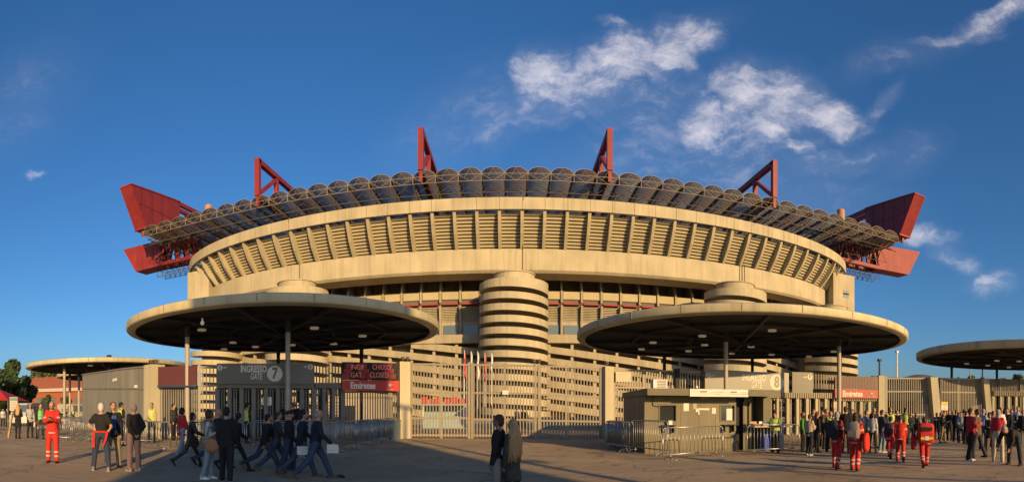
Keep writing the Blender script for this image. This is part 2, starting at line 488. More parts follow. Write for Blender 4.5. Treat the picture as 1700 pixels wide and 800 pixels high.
st = thing('football_stadium', 'huge pale concrete stadium with ribbed upper ring, red roof girders and spiral ramp towers', 'stadium', (0, 99, 0))
def sbuild(mb, name, mats, smooth=False, parent=None):
    o = mb.build(name, mats, parent or st, smooth)
    if parent is None: o.location = (0, -99, 0)
    return o
PITCH = 4.45
NR = 24
stn = [i * PITCH / 4 for i in range(-NR * 4, NR * 4 + 1)]
# rim parapet in cast segments
m = MB()
seg = [i * PITCH for i in range(-NR - 2, NR + 3)]
for a, b in zip(seg, seg[1:]):
    c = (a + b) / 2
    m.sweep([(0, 40.7), (.05, 43.0), (-1.0, 43.0), (-1.0, 40.9)], plan, [a + .03, c - 1, c, c + 1, b - .03])
sbuild(m, 'rim_parapet', CONC_B)
# louvred wall behind the fins
m = MB()
NL = 11
for k in range(NL):
    f0 = k / NL; f1 = (k + .62) / NL
    z0 = 40.5 - 6.2 * f0; z1 = 40.5 - 6.2 * f1
    o0 = -1.9 - 4.6 * f0; o1 = -1.9 - 4.6 * f1
    m.sweep([(o0 + .30, z0), (o0 - .5, z0 + .1), (o0 - .5, z1), (o1 + .42, z1)], plan, stn)
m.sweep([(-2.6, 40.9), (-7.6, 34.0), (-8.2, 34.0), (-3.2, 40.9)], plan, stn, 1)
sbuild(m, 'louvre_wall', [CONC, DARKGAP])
# fins
prof = [(-.45, 40.75), (-1.3, 38.9), (-2.6, 36.9), (-4.35, 35.0), (-5.05, 34.3), (-6.9, 34.3), (-4.6, 37.3), (-2.6, 40.75)]
first = None
for i in range(-NR, NR + 1):
    s0 = i * PITCH
    m = MB()
    m.sweep(prof, plan, [s0 - .31, s0 + .31])
    o = sbuild(m, 'fin', CONC)
# girder ring under the fins
m = MB()
gs = [q for q in stn if abs(q) <= 24 * PITCH]
m.sweep([(-4.95, 34.5), (-4.85, 30.2), (-5.4, 29.7), (-9.5, 29.3), (-9.5, 33.5), (-6.9, 34.5)], plan, gs)
sbuild(m, 'ring_girder', CONC_B)
# expansion joints and corner wall blocks
for s0 in (0.2, 49.5, -49.0):
    m = MB()
    m.sweep([(-4.80, 34.4), (-4.70, 30.3), (-4.9, 30.2), (-4.95, 34.4)], plan, [s0 - .08, s0 + .08])
    m.sweep([(-.1, 40.75), (.10, 43.02), (-.2, 43.02), (-.4, 40.75)], plan, [s0 - .07, s0 + .07]); m.sweep([(-.35, 41), (-.45, 41), (-4.85, 34.3), (-4.75, 34.3)], plan, [s0 - .05, s0 + .05])
    sbuild(m, 'expansion_joint', DARKGAP)
for sg in (-1, 1):
    m = MB()
    xo = -83.0 if sg < 0 else 89.3
    xi = -76.0 if sg < 0 else 82.0
    m.wallbox((min(xo, xi), 132), (max(xo, xi), 132), 21, 39.2, 38)
    cx_ = -73 if sg < 0 else 79
    m.wallbox((cx_ - 6, 132), (cx_ + 6, 132), 0, 21, 34)
    w = sbuild(m, 'corner_block', CONC_B)
    if sg > 0:
        k = MB()
        for (px, py) in ((1406, 484), (1414, 484), (1406, 489), (1414, 489)):
            p = P(px, py, 141); k.box((p.x - .45, 112.92, p.z - .6), (p.x + .45, 113.1, p.z + .6))
        o = k.build('window', GLASS, w)
# set-back tier: ribbed wall, light boxes, red awnings, lower louvres, windows
ss = [q for q in stn if abs(q) < 84]
m = MB()
m.sweep([(-18.0, 34), (-18.0, 27.4), (-19, 27.4), (-19, 34)], plan, ss)
m.sweep([(-9.5, 33.4), (-18.5, 33.9), (-18.5, 34.1), (-9.5, 33.6)], plan, ss)
m.sweep([(-12.6, 27.3), (-18.5, 27.3), (-18.5, 27.5), (-12.6, 27.5)], plan, ss)
sbuild(m, 'setback_wall', CONC_D)  # darker concrete puts the recess shade into the colour
m = MB()
for k in range(9):
    z1 = 24.4 - k * .36
    m.sweep([(-12.9 - k * .05, z1), (-13.5, z1), (-13.5, z1 - .22), (-12.9 - k * .05, z1 - .22)], plan, ss)
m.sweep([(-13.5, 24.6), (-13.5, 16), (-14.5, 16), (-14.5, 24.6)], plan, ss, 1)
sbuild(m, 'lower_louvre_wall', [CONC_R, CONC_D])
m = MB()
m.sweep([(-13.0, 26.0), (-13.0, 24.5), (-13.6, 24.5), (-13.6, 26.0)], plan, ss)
sbuild(m, 'shadow_strip', DARKGAP)  # dark strip painted as shade below the balcony boxes
NI = 18
for i in range(-NI, NI):
    if abs((i + .5) * PITCH) > 80: continue
    a = i * PITCH + .35; b = (i + 1) * PITCH - .35
    m = MB(); m.sweep([(-12.6, 27.7), (-12.5, 26.0), (-13.6, 25.6), (-13.9, 27.7)], plan, [a, (a + b) / 2, b])
    sbuild(m, 'balcony_box', CONC)
for i in range(-NI, NI):
    if abs((i + .5) * PITCH) > 80: continue
    a = i * PITCH + .5; b = (i + 1) * PITCH - .5
    m = MB(); m.sweep([(-11.9, 25.0), (-11.8, 24.7), (-13.4, 24.75), (-13.4, 25.3)], plan, [a, (a + b) / 2, b])
    sbuild(m, 'awning', REDPAINT)
for i in range(-NI, NI + 1):
    s0 = i * PITCH
    if abs(s0) > 82: continue
    m = MB(); m.sweep([(-12.2, 33.8), (-13.2, 30.5), (-12.2, 28.0), (-12.1, 25.3), (-12.9, 24.8), (-18.1, 27), (-18.1, 33.8)], plan, [s0 - .22, s0 + .22])
    m.sweep([(-11.6, 24.5), (-12.4, 21), (-12.3, 17.5), (-13.8, 17.5), (-13.8, 24.5)], plan, [s0 - .24, s0 + .24])
    sbuild(m, 'pier', CONC_R)
for i in range(-NI, NI):
    if abs((i + .5) * PITCH) > 70: continue
    a = i * PITCH + .6; b = (i + 1) * PITCH - .6
    m = MB(); m.sweep([(-13.2, 20.4), (-13.2, 18.0), (-13.45, 18.0), (-13.45, 20.4)], plan, [a, b])
    sbuild(m, 'window', GLASS)
# sloping ramp bands of the old lower facade
m = MB()
ss2 = [i * 1.5 for i in range(-62, 63)]
PT = 2.45
m.sweep([(-9.6, 17.8), (-9.6, 16.0), (-10, 15.9), (-14, 15.9), (-14, 16.6), (-10, 16.6), (-9.9, 17.8)], plan, ss2)
for k in range(-8, 12):
    zc = lambda s: 14.6 - .125 * s - k * PT
    run = []
    def flush():
        if len(run) > 1:
            rings = []
            for q in run:
                z = zc(q)
                z1 = min(z + 1.45, 15.9)
                rings.append([Vector((*plan(q, o), max(zz, .02))) for o, zz in ((-10, z), (-10, z1), (-10.3, z1), (-10.3, z + .3), (-14, z + .3), (-14, z))])
            m.loft(rings)
        run.clear()
    for q in ss2:
        if -.9 < zc(q) < 15.2: run.append(q)
        else: flush()
    flush()
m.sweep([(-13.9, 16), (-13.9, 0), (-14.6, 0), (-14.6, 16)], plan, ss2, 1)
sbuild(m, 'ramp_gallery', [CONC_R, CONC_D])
for i in range(-16, 17):
    s0 = i * 5.0 + 1
    mm_ = MB(); mm_.sweep([(-10.6, 15.9), (-10.6, 0), (-11.3, 0), (-11.3, 15.9)], plan, [s0 - .3, s0 + .3])
    sbuild(mm_, 'column', CONC_D)

# spiral ramp towers
def ramp_tower(cx, cy, ztop, r=6.9, turn0=math.pi):
    t = bpy.data.objects.new('ramp_tower', None); COL.objects.link(t); t.parent = st; t.location = (cx, cy - 99, 0)
    core = MB(); core.tube((0, 0, 0), (0, 0, ztop), r * .56, n=40)
    o = core.build('core', CONC_D, t); smooth_by_angle(o)
    drum = MB(); drum.tube((0, 0, ztop - 1.2), (0, 0, ztop + 1.75), r * .60, n=48)
    drum.tube((0, 0, ztop + 1.75), (0, 0, ztop + 1.95), r * .63, n=48)
    o = drum.build('top_drum', CONC_B, t); smooth_by_angle(o)
    pitch = 2.21; n = 56
    h = MB(); f = MB()
    turns = int((ztop + 1) / pitch) + 1
    N_ = turns * n
    prev = []
    rings_p, rings_f = [], []
    for i in range(N_ + 1):
        a = turn0 + 2 * math.pi * i / n
        z = ztop - 1.3 - pitch * i / n
        c, s_ = math.cos(a), math.sin(a)
        z = max(z, -.3)
        q = lambda rr, zz: Vector((c * rr, s_ * rr, zz))
        top = z + 1.27
        if i < n: top = max(top, min(ztop - .0, top)) 
        rings_p.append([q(r, z), q(r, top), q(r - .22, top), q(r - .22, z)])
        rings_f.append([q(r - .24, z + .02), q(r - .24, z + .28), q(r * .5, z + .28), q(r * .5, z + .02)])
        if z <= -.3: break
    h.loft(rings_p); f.loft(rings_f)
    o = h.build('ramp_parapet', CONC_B, t); smooth_by_angle(o, 40)
    f.build('ramp_deck', CONC_D, t)
    lm = MB(); lm.tube((0, 0, ztop - 1.6), (0, 0, ztop - .05), r - .05, n=56)
    # top deck ring closing the helix
    o = lm.build('top_deck', CONC_B, t); smooth_by_angle(o)
    return t
ramp_tower(.4, 102.5, 26.6)
ramp_tower(-45.3, 101.5, 27.1)
ramp_tower(47.3, 101.5, 26.9)
ramp_tower(-73.5, 113, 26.0)
ramp_tower(77.0, 107, 26.0)

# ------------------------------------------------------------------ roof
roof = MB()
RX0, RX1, RY0, RY1 = -92.0, 98.5, 105.0, 228.0
NV = 40
pv = (RX1 - RX0) / NV
roofo = bpy.data.objects.new('roof', None); COL.objects.link(roofo); roofo.parent = st
roofo.location = (0, 0, 50.2)
def rbuild(mb, name, mats, smooth=False):
    o = mb.build(name, mats, roofo, smooth); o.location = (0, -99, -50.2); return o
vm = MB()
vault_mesh = None
for k in range(NV):
    xc = RX0 + (k + .5) * pv
    if vault_mesh is None:
        vm = MB(); rings = []
        for j in range(0, 26):
            y = RY0 + (RY1 - RY0) * j / 25
            ring = []
            for i in range(13):
                a = math.pi * i / 12
                ring.append(Vector((-math.cos(a) * pv * .49, y - 99, math.sin(a) * 1.28)))
            rings.append(ring)
        vm.loft(rings, closed=False, cap=False)
        vault_mesh = vm.mesh('vault', [VAULT], True)
        hoop = MB()
        for j, y in enumerate((RY0 - 99 - .02,)):
            pts = [Vector((-math.cos(math.pi * i / 12) * pv * .49, y, math.sin(math.pi * i / 12) * 1.31)) for i in range(13)]
            for a, b in zip(pts, pts[1:]): hoop.bar(a, b, .08, .08)
        hoop_mesh = hoop.mesh('vault_rib', [STEEL_B])
    o = bpy.data.objects.new('vault', vault_mesh); COL.objects.link(o); o.parent = roofo; o.location = (xc, 0, 0)
    o = bpy.data.objects.new('vault_rib', hoop_mesh); COL.objects.link(o); o.parent = roofo; o.location = (xc, 0, 0)
# valley trusses running inward between the vaults
m = MB()
for k in range(NV + 1):
    x = RX0 + k * pv
    m.box((x - .16, RY0, 49.9), (x + .16, RY1, 50.25))
    m.box((x - .08, RY0 + 3, 48.3), (x + .08, RY1, 48.45))
    y = RY0
    while y < 160:
        m.bar((x, y, 49.9), (x, y + 2.2, 48.35), .10); m.bar((x, y + 2.2, 48.35), (x, y + 4.4, 49.9), .10)
        y += 4.4
rbuild(m, 'valley_beam', STEEL_D)
# edge trusses
def edge_truss(y, zt, zb, r, mt, name):
    m = MB()
    m.tube((RX0, y, zt), (RX1, y, zt), r, n=6); m.tube((RX0, y, zb), (RX1, y, zb), r, n=6)
    for k in range(NV + 1):
        x = RX0 + k * pv
        m.tube((x, y, zb), (x, y, zt + .2), r, n=6)
        if k < NV:
            m.tube((x, y, zt), (x + pv / 2, y, zb), r * .75, n=5)
            m.tube((x + pv / 2, y, zb), (x + pv, y, zt), r * .75, n=5)
            m.tube((x + pv * .25, y, (zt + zb) / 2), (x + pv * .5, y, zt + 1.2), r * .4, n=5)
            m.tube((x + pv * .75, y, (zt + zb) / 2), (x + pv * .5, y, zt + 1.2), r * .4, n=5)
            if k % 2: m.tube((x, y, zb), (x, y + 2.3, zb - 1.2), r * .6, n=5)
    rbuild(m, name, mt)
edge_truss(RY0 - .15, 50.1, 48.7, .065, STEEL_B, 'edge_truss')
m = MB()
for (y, z) in ((107.3, 47.3), (112, 48.2), (120, 48.1), (130, 48.1), (142, 48.1), (156, 48.1)):
    m.tube((RX0, y, z), (RX1, y, z), .10, n=5)
    for k in range(NV):
        x = RX0 + k * pv
        m.tube((x, y, z), (x + pv / 2, y + .3, z + 1.7), .06, n=4); m.tube((x + pv / 2, y + .3, z + 1.7), (x + pv, y, z), .06, n=4)
rbuild(m, 'purlin_truss', STEEL_D)
for x, sg in ((RX0, -1), (RX1, 1)):
    m = MB()
    y = RY0
    while y < RY1 - 3:
        m.tube((x, y, 50), (x, y + 3, 50), .12, n=5); m.tube((x - sg * 1.5, y, 47.9), (x - sg * 1.5, y + 3, 47.9), .12, n=5)
        m.tube((x, y, 50), (x - sg * 1.5, y + 1.5, 47.9), .08, n=5); m.tube((x - sg * 1.5, y + 1.5, 47.9), (x, y + 3, 50), .08, n=5)
        m.tube((x, y, 50), (x - sg * 1.5, y, 47.9), .07, n=5)
        y += 3
    rbuild(m, 'side_truss', STEEL_D)

# red girders over the roof
def box_beam(poly, x0, x1, mb, mi=0):
    """poly in (y, z), extruded along x"""
    n_ = len(poly)
    vs = [(x0, y, z) for y, z in poly] + [(x1, y, z) for y, z in poly]
    fs = [tuple(range(n_)), tuple(range(2 * n_ - 1, n_ - 1, -1))] + [(i, n_ + i, n_ + (i + 1) % n_, (i + 1) % n_) for i in range(n_)]
    mb.add(vs, fs, mi)
for xa, xb in ((-96.0, -92.0), (100.2, 104.2)):
    m = MB()
    box_beam([(99.8, 61.6), (121.3, 63.6), (121.3, 51.6), (106.0, 51.6)], xa, xb, m)
    w = .18
    box_beam([(99.75, 61.45), (99.8, 61.8), (121.4, 63.8), (121.4, 63.45)], xa - .15, xb + .15, m)
    box_beam([(105.8, 51.5), (105.8, 52.1), (106.4, 52.1), (106.4, 51.5)], xa - .15, xb + .15, m)
    xc = (xa + xb) / 2
    for xx in (xa + .5, xb - .5):
        m.bar((xx, 121, 63.1), (xx, 215, 65), 1.0, 1.1)
        m.bar((xx, 121, 52.0), (xx, 215, 52.0), 1.0, 1.0)
        y = 121
        while y < 210:
            m.bar((xx, y, 52.2), (xx, y + 9, 63.2), .7); m.bar((xx, y + 9, 63.2), (xx, y + 18, 52.2), .7)
            y += 18
    m.bar((xc, 107, 50.0), (xc, 107, 51.6), .7)
    o = sbuild(m, 'corner_girder', RED)
    m = MB()
    for q in (104, 108.5, 113, 117.5):
        for xx in (xa - .03, xb + .03): m.box((xx - .03, q - .05, 53.0 if q > 106 else 56), (xx + .03, q + .05, 61.8 + (q - 99.8) * .09))
    for xx in (xa - .03, xb + .03): m.bar((xx, 103, 57.4), (xx, 121, 57.4), .06, .08)
    sb_ = m.build('plate_seam', mat('dark_red_steel', (.12, .02, .02), .6), o)
for x in (-57.0, -18.9, 20.3, 59.1):
    m = MB()
    W = 1.15
    zt = 59.8
    m.bar((x, 105.2, 51.6), (x, 105.2, zt + .55), W, 1.2)
    m.bar((x, 105.2, 49.2), (x, 105.2, 51.7), .7)
    m.bar((x, 105.2, zt), (x, 214, zt + 2.0), W, 1.1)
    m.bar((x, 105.6, 52.2), (x, 115, zt - .3), .85, .8)
    m.bar((x, 115, 51.0), (x, 115, zt), .95, 1.0)
    m.bar((x, 105.2, 51.3), (x, 214, 51.3), .9, .8)
    y = 124
    while y < 205:
        m.bar((x, y, 51.4), (x, y + 9, zt + .5), .7); m.bar((x, y + 9, zt + .5), (x, y + 18, 51.4), .7)
        y += 18
    sbuild(m, 'roof_girder', RED)
# lower girders poking out at both ends, with their lattice
for sg, poly, xi in ((1, [(102.6, 52.2), (120.8, 53.8), (115.6, 45.3), (102.6, 44.8)], 88), (-1, [(-97.0, 52.2), (-112.0, 52.6), (-106.6, 44.6), (-97.0, 44.8)], -84)):
    m = MB()
    n_ = 4
    vs = [(x, 118, z) for x, z in poly] + [(x, 123, z) for x, z in poly]
    fs = [(0, 1, 2, 3), (7, 6, 5, 4), (0, 4, 5, 1), (1, 5, 6, 2), (2, 6, 7, 3)]
    m.add(vs, fs)
    xo = poly[0][0]
    m.add([(xo + sg * 1.2, 118.2, 51.9), (xo + sg * 1.2, 122.8, 51.9), (xo + sg * 1.2, 122.8, 45.1), (xo + sg * 1.2, 118.2, 45.1)], [(0, 1, 2, 3)], 1)
    for yy in (118.5, 122.5):
        m.bar((xi, yy, 45.2), (xo, yy, 45.2), 1.2, 1.0); m.bar((xi, yy, 51.8), (xo, yy, 51.8), .8, .8)
        q = xi
        for j in range(4):
            x1_ = xi + (xo - xi) * (j + .5) / 4; x2_ = xi + (xo - xi) * (j + 1) / 4
            m.bar((q, yy, 45.2), (x1_, yy, 51.8), .45); m.bar((x1_, yy, 51.8), (x2_, yy, 45.2), .45); m.bar((x2_, yy, 45.2), (x2_, yy, 51.8), .35)
            q = x2_
    sbuild(m, 'end_girder', [RED, mat('dark_red_steel', (.12, .02, .02), .6)])
    m = MB()
    a, b = sorted((xi, xo + sg * 3.5))
    x = a
    while x < b - 1:
        for z0, z1, yy in ((42.6, 44.6, 121), (42.6, 44.6, 125)):
            m.tube((x, yy, z0), (x + 2, yy, z0), .09, n=5); m.tube((x, yy, z1), (x + 2, yy, z1), .09, n=5)
            m.tube((x, yy, z0), (x + 1, yy, z1), .07, n=5); m.tube((x + 1, yy, z1), (x + 2, yy, z0), .07, n=5); m.tube((x, yy, z0), (x, yy, z1), .07, n=5)
        m.tube((x, 121, 42.6), (x + 2, 125, 42.6), .07, n=5); m.tube((x, 121, 44.6), (x, 125, 44.6), .07, n=5)
        m.tube((x + 1, 121, 44.6), (x + 1, 118, 47.6), .07, n=5); m.tube((x, 118, 47.8), (x + 2, 121, 44.6), .06, n=5)
        x += 2
    sbuild(m, 'service_lattice', STEEL_D)
    m = MB()
    for xx in (xo - sg * 8, xo - sg * 3, xo - sg * .5):
        m.tube((xx, 118, 47), (xx - sg * 3, 112, 50.4), .12, n=5); m.tube((xx, 118, 52), (xx + sg * 1.5, 111, 48.5), .09, n=5)
    x = xi
    while abs(x - xi) < abs(xo - xi):
        m.tube((x, 116, 46.5), (x + sg * 2, 116, 50), .07, n=5); m.tube((x + sg * 2, 116, 50), (x + sg * 4, 116, 46.5), .07, n=5); m.tube((x, 116, 46.5), (x + sg * 4, 116, 46.5), .08, n=5)
        x += sg * 4
    sbuild(m, 'bracing', STEEL_D)
# round roof lights on the rim and cable posts on the right tower
for (px, py) in ((346, 343), (1396, 350)):
    m = MB(); p = P(px, py, 138); m.tube((p.x, p.y, p.z - 3), (p.x, p.y, p.z), 1.05, n=16); m.ball((p.x, p.y, p.z), (1.05, 1.05, .6), 12, 6)
    sbuild(m, 'roof_ventilator', mat('pale_terracotta', (.5, .26, .16), .8))
for px in (1228, 1236):
    m = MB(); p = P(px, 473, 101); m.tube((p.x, p.y, 27), (p.x, p.y, 30.3), .09); sbuild(m, 'tower_post', STEEL_D)
# ------------------------------------------------------------------ entrance canopies
CAN = mat('canopy_rim', (0.618, 0.550, 0.350), .6, var=.15, scale=.8, streak=True)
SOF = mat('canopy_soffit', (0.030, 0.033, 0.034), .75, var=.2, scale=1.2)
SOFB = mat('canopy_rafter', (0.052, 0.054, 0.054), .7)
POLE = mat('pole_grey', (.42, .38, .32), .5, var=.08, scale=2)
CABJ = mat('joint_sealant', (.25, .22, .17), .8)
LAMP = mat('downlight_glass', (.75, .66, .55), .4, emit=(1, .75, .5, .08))
def canopy(label, cx_px, d, r, h, poles, rear, lights, band=.42, group='round entrance canopies'):
    c = P(cx_px, HZ, d); c.z = 0
    t = thing('entrance_canopy', label, 'canopy', (c.x, c.y, 0), 0, group)
    z = CH + h
    m = MB(); n = 96
    ring = lambda q, zz: [Vector((math.cos(2 * math.pi * i / n) * q, math.sin(2 * math.pi * i / n) * q, zz)) for i in range(n)]
    m.loft([ring(r - .45, z), ring(r, z + .04), ring(r + .05, z + .10), ring(r + .05, z + band), ring(r - .05, z + band + .05), ring(.1, z + band + .35)], cap=False)
    o = m.build('rim', CAN, t); smooth_by_angle(o, 50)
    for k in range(24):
        a = 2 * math.pi * k / 24 + .07
        q = MB(); q.bar((math.cos(a) * (r + .052), math.sin(a) * (r + .052), z + .10), (math.cos(a) * (r + .052), math.sin(a) * (r + .052), z + band + .01), .035, .02)
        q.build('rim_seam', CABJ, o)
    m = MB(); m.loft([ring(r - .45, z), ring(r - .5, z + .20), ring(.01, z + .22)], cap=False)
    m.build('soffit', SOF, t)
    m = MB()
    for k in range(12):
        a = math.pi * k / 6 + .2
        m.bar((math.cos(a) * .3, math.sin(a) * .3, z + .10), (math.cos(a) * (r - .5), math.sin(a) * (r - .5), z + .10), .14, .22)
    for q in (r * .35, r * .68):
        pr = [Vector((math.cos(2 * math.pi * i / 12 + .2) * q, math.sin(2 * math.pi * i / 12 + .2) * q, z + .10)) for i in range(13)]
        for a, b in zip(pr, pr[1:]): m.bar(a, b, .10, .16)
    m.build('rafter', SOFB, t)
    for k, (px, D) in enumerate(poles + rear):
        p = P(px, HZ, D) - c; p.z = 0
        m = MB(); rr = .125
        m.tube((p.x, p.y, 0), (p.x, p.y, z - .55), rr, n=16); m.tube((p.x, p.y, 0), (p.x, p.y, .04), .28, n=16)
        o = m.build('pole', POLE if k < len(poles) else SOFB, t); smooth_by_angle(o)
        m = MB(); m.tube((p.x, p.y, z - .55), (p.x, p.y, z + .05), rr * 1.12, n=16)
        m.build('pole_shade_sleeve', SOFB, o)  # dark sleeve paints in the canopy's shade on the pole top
    for (px, py) in lights:
        D = (z - .02 - CH) / ((HZ - py) / F)
        p = P(px, HZ, D) - c
        if math.hypot(p.x, p.y) > r - .8: continue
        m = MB(); m.tube((p.x, p.y, z - .06), (p.x, p.y, z + .04), .24, n=14)
        m.build('downlight', LAMP, t)
    return t, c, z
c7 = canopy('big round pale-rimmed canopy over the ingresso gate 7 sign', 469, 30.1, 9.0, 4.4, [(311, 27), (478, 25.4)], [(462, 36), (600, 36.5)],
            [(335, 548), (387, 569), (424, 576), (522, 545), (602, 558), (554, 571), (485, 573), (372, 580)])
c8 = canopy('big round pale-rimmed canopy over the ingresso gate 8 sign', 1233, 33.8, 10.7, 4.4, [(1205, 29), (1393, 31)], [(1103, 40), (1249, 42), (1395, 43)],
            [(1166, 558), (1084, 569), (1065, 580), (1143, 583), (1170, 573), (1247, 576), (1215, 587), (1282, 549), (1281, 589), (1343, 592), (1384, 584)])
canopy('round pale-rimmed canopy on thin poles beyond the grey fence near the trees', 178, 50, 7.9, 3.95, [(107, 45), (116, 54), (131, 52)], [(145, 57)], [(150, 607)], .38)
canopy('smallest round canopy, half hidden behind the grey fence', 206, 66, 8.6, 4.1, [(140, 60), (143, 72)], [(180, 74)], [], .5)
canopy('dark-bellied round canopy over the fence beside the white pylon', 1722, 48, 11.2, 4.55, [(1760, 44)], [(1580, 50), (1655, 50), (1790, 54)], [(1605, 604), (1655, 599), (1640, 607), (1675, 610), (1692, 600)], .55)
# bare bulb hanging under the gate 7 canopy
p = P(336, 536, 23.0)
m = MB(); m.ball((0, 0, 0), (.09, .09, .11), 12, 8); m.tube((0, 0, .08), (0, 0, .20), .035, n=8)
o = thing('hanging_bulb', 'single bare bulb hanging from the underside of the gate 7 canopy', 'bulb', p)
m.build('bulb', LAMP, o)
m = MB(); m.tube((0, 0, .2), (0, 0, CH + 4.6 - p.z), .012, n=5); m.build('flex', SOFB, o)

# ------------------------------------------------------------------ perimeter fence
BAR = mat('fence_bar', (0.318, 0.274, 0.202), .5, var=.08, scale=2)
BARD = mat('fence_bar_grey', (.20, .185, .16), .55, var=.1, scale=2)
PIL = mat('pillar_concrete', (0.540, 0.486, 0.343), .8, var=.08, scale=1.2, bump=.2, bscale=12, streak=True)
SHEET = mat('grey_perforated_sheet', (.26, .26, .25), .5, var=.18, scale=.9, streak=True, metal=.2)
MAROON = mat('switched_off_led_panel', (.10, .025, .028), .45, var=.1)
NAVY = mat('navy_strip', (.03, .045, .10), .5)
FX = [(100, 42), (138, 40), (200, 32), (262, 28), (330, 27), (360, 27), (520, 27.4), (568, 28), (661, 28.8), (678, 29), (880, 28.2), (1000, 28.5), (1016, 28.8), (1150, 31), (1300, 33.5), (1385, 34.8), (1457, 36), (1470, 36.2), (1550, 38), (1640, 40.5), (1700, 42), (1760, 44)]
def fD(px):
    for (a, da), (b, db) in zip(FX, FX[1:]):
        if a <= px <= b: return da + (db - da) * (px - a) / (b - a)
    return FX[-1][1]
def fp(px, off=0.0):
    p = P(px, HZ, fD(px) + off); return (p.x, p.y)
def fz(px, py, off=0.0): return CH + (fD(px) + off) * (HZ - py) / F
def rel(t, m):
    """shift a mesh built in world space under an empty standing at t.location"""
    for i, v in enumerate(m.v): m.v[i] = (v[0] - t.location.x, v[1] - t.location.y, v[2] - t.location.z)
def fence(name, label, x0, x1, y0, y1, ymid=None, step=.17, w=.055, mt=BAR, lo=.06, posts=(), group=None, top=True, cat='fence', ylow=None, off=0, bar_lo=None):
    a, b = fp(x0, off), fp(x1, off)
    t = thing(name, label, cat, ((a[0] + b[0]) / 2, (a[1] + b[1]) / 2, 0), 0, group)
    L = math.hypot(b[0] - a[0], b[1] - a[1]); n = max(2, int(L / step))
    za, zb = fz(x0, y0, off), fz(x1, y1, off)
    m = MB(); up = Vector((b[0] - a[0], b[1] - a[1], 0)).normalized()
    blo = lo if bar_lo is None else bar_lo
    for i in range(n + 1):
        f = i / n
        x, y = a[0] + (b[0] - a[0]) * f, a[1] + (b[1] - a[1]) * f
        zt = za + (zb - za) * f
        m.wallbox((x - up.x * w / 2, y - up.y * w / 2), (x + up.x * w / 2, y + up.y * w / 2), blo, zt, .05)
    rel(t, m); m.build('bar_grille', mt, t)
    zs = [(za - .05, zb - .05), (lo + .12, lo + .12)] if top else []
    if ymid: zs.append((fz(x0, ymid[0], off), fz(x1, ymid[1], off)))
    if ylow: zs.append((fz(x0, ylow[0], off), fz(x1, ylow[1], off)))
    for (q0, q1) in zs:
        m = MB(); m.bar((a[0], a[1], q0), (b[0], b[1], q1), .09, .10)
        rel(t, m); m.build('rail', mt, t)
    for px in posts:
        f = (px - x0) / (x1 - x0); q = fp(px, off)
        zt = za + (zb - za) * f
        m = MB(); d = up * .065
        m.wallbox((q[0] - d.x, q[1] - d.y), (q[0] + d.x, q[1] + d.y), 0, zt + .08, .16)
        rel(t, m); m.build('post', mt, t)
    return t
def pillar(label, x0, x1, y0, off=-.15, lean=0):
    a, b = fp(x0, off), fp(x1, off)
    t = thing('concrete_pillar', label, 'pillar', ((a[0] + b[0]) / 2, (a[1] + b[1]) / 2, 0), 0, 'concrete fence pillars')
    m = MB(); m.wallbox(a, b, 0, fz((x0 + x1) / 2, y0, off), math.hypot(a[0] - b[0], a[1] - b[1]))
    if lean:
        for i in range(4, 8): m.v[i] = (m.v[i][0] - lean, m.v[i][1], m.v[i][2])
    rel(t, m); m.build('shaft', PIL, t)
    return t
def sheet(label, x0, x1, y0, y1, ym):
    a, b = fp(x0), fp(x1)
    t = thing('sheet_fence_panel', label, 'fence panel', ((a[0] + b[0]) / 2, (a[1] + b[1]) / 2, 0), 0, 'grey perforated fence panels')
    za, zb = fz(x0, y0), fz(x1, y1)
    L = math.hypot(b[0] - a[0], b[1] - a[1]); n = int(L / .16)
    m = MB(); m.wallbox(a, b, .05, za, .03, z1b=zb)
    up = Vector((b[0] - a[0], b[1] - a[1], 0)).normalized(); nn = Vector((up.y, -up.x, 0)) * .04
    if nn.y > 0: nn = -nn
    for i in range(n + 1):
        f = i / n; x, y = a[0] + (b[0] - a[0]) * f + nn.x, a[1] + (b[1] - a[1]) * f + nn.y
        m.wallbox((x - up.x * .03, y - up.y * .03), (x + up.x * .03, y + up.y * .03), .05, za + (zb - za) * f, .05)
    rel(t, m); m.build('sheet', SHEET, t)
    m = MB()
    for zq in (0, 1):
        q0 = za if zq else fz(x0, ym); q1 = zb if zq else fz(x1, ym)
        m.bar((a[0] + nn.x * 2, a[1] + nn.y * 2, q0), (b[0] + nn.x * 2, b[1] + nn.y * 2, q1), .07, .09)
    rel(t, m); m.build('rail', BARD, t)
    return t
sheet('farthest grey sheet panel at the fence corner by the small canopy', 138, 173, 622, 617, 645)
sheet('grey sheet panel between the corner panel and the one with white stickers', 173.5, 207, 617, 612, 645)
sheet('grey sheet panel with white stickers next to the first concrete pillar', 207.5, 250, 612, 608, 645)
pillar('concrete pillar with two floodlights between grey sheet and dark maroon board', 250, 262, 606)
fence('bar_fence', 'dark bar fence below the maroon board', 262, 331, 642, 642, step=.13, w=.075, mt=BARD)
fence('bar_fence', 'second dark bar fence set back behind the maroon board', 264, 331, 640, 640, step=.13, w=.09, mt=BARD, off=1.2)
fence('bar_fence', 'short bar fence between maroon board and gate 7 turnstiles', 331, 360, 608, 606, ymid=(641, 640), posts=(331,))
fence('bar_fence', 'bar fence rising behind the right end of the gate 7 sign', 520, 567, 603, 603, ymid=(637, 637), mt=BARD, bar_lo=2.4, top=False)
pillar('thick concrete pillar between the red airline sign and the long bar gates', 661, 678, 601)
fence('bar_gate', 'tall bar gate with a white notice, directly right of the thick concrete pillar', 679, 780, 603, 604, ymid=(651, 652), posts=(682, 733, 779), cat='gate', ylow=(694, 694))
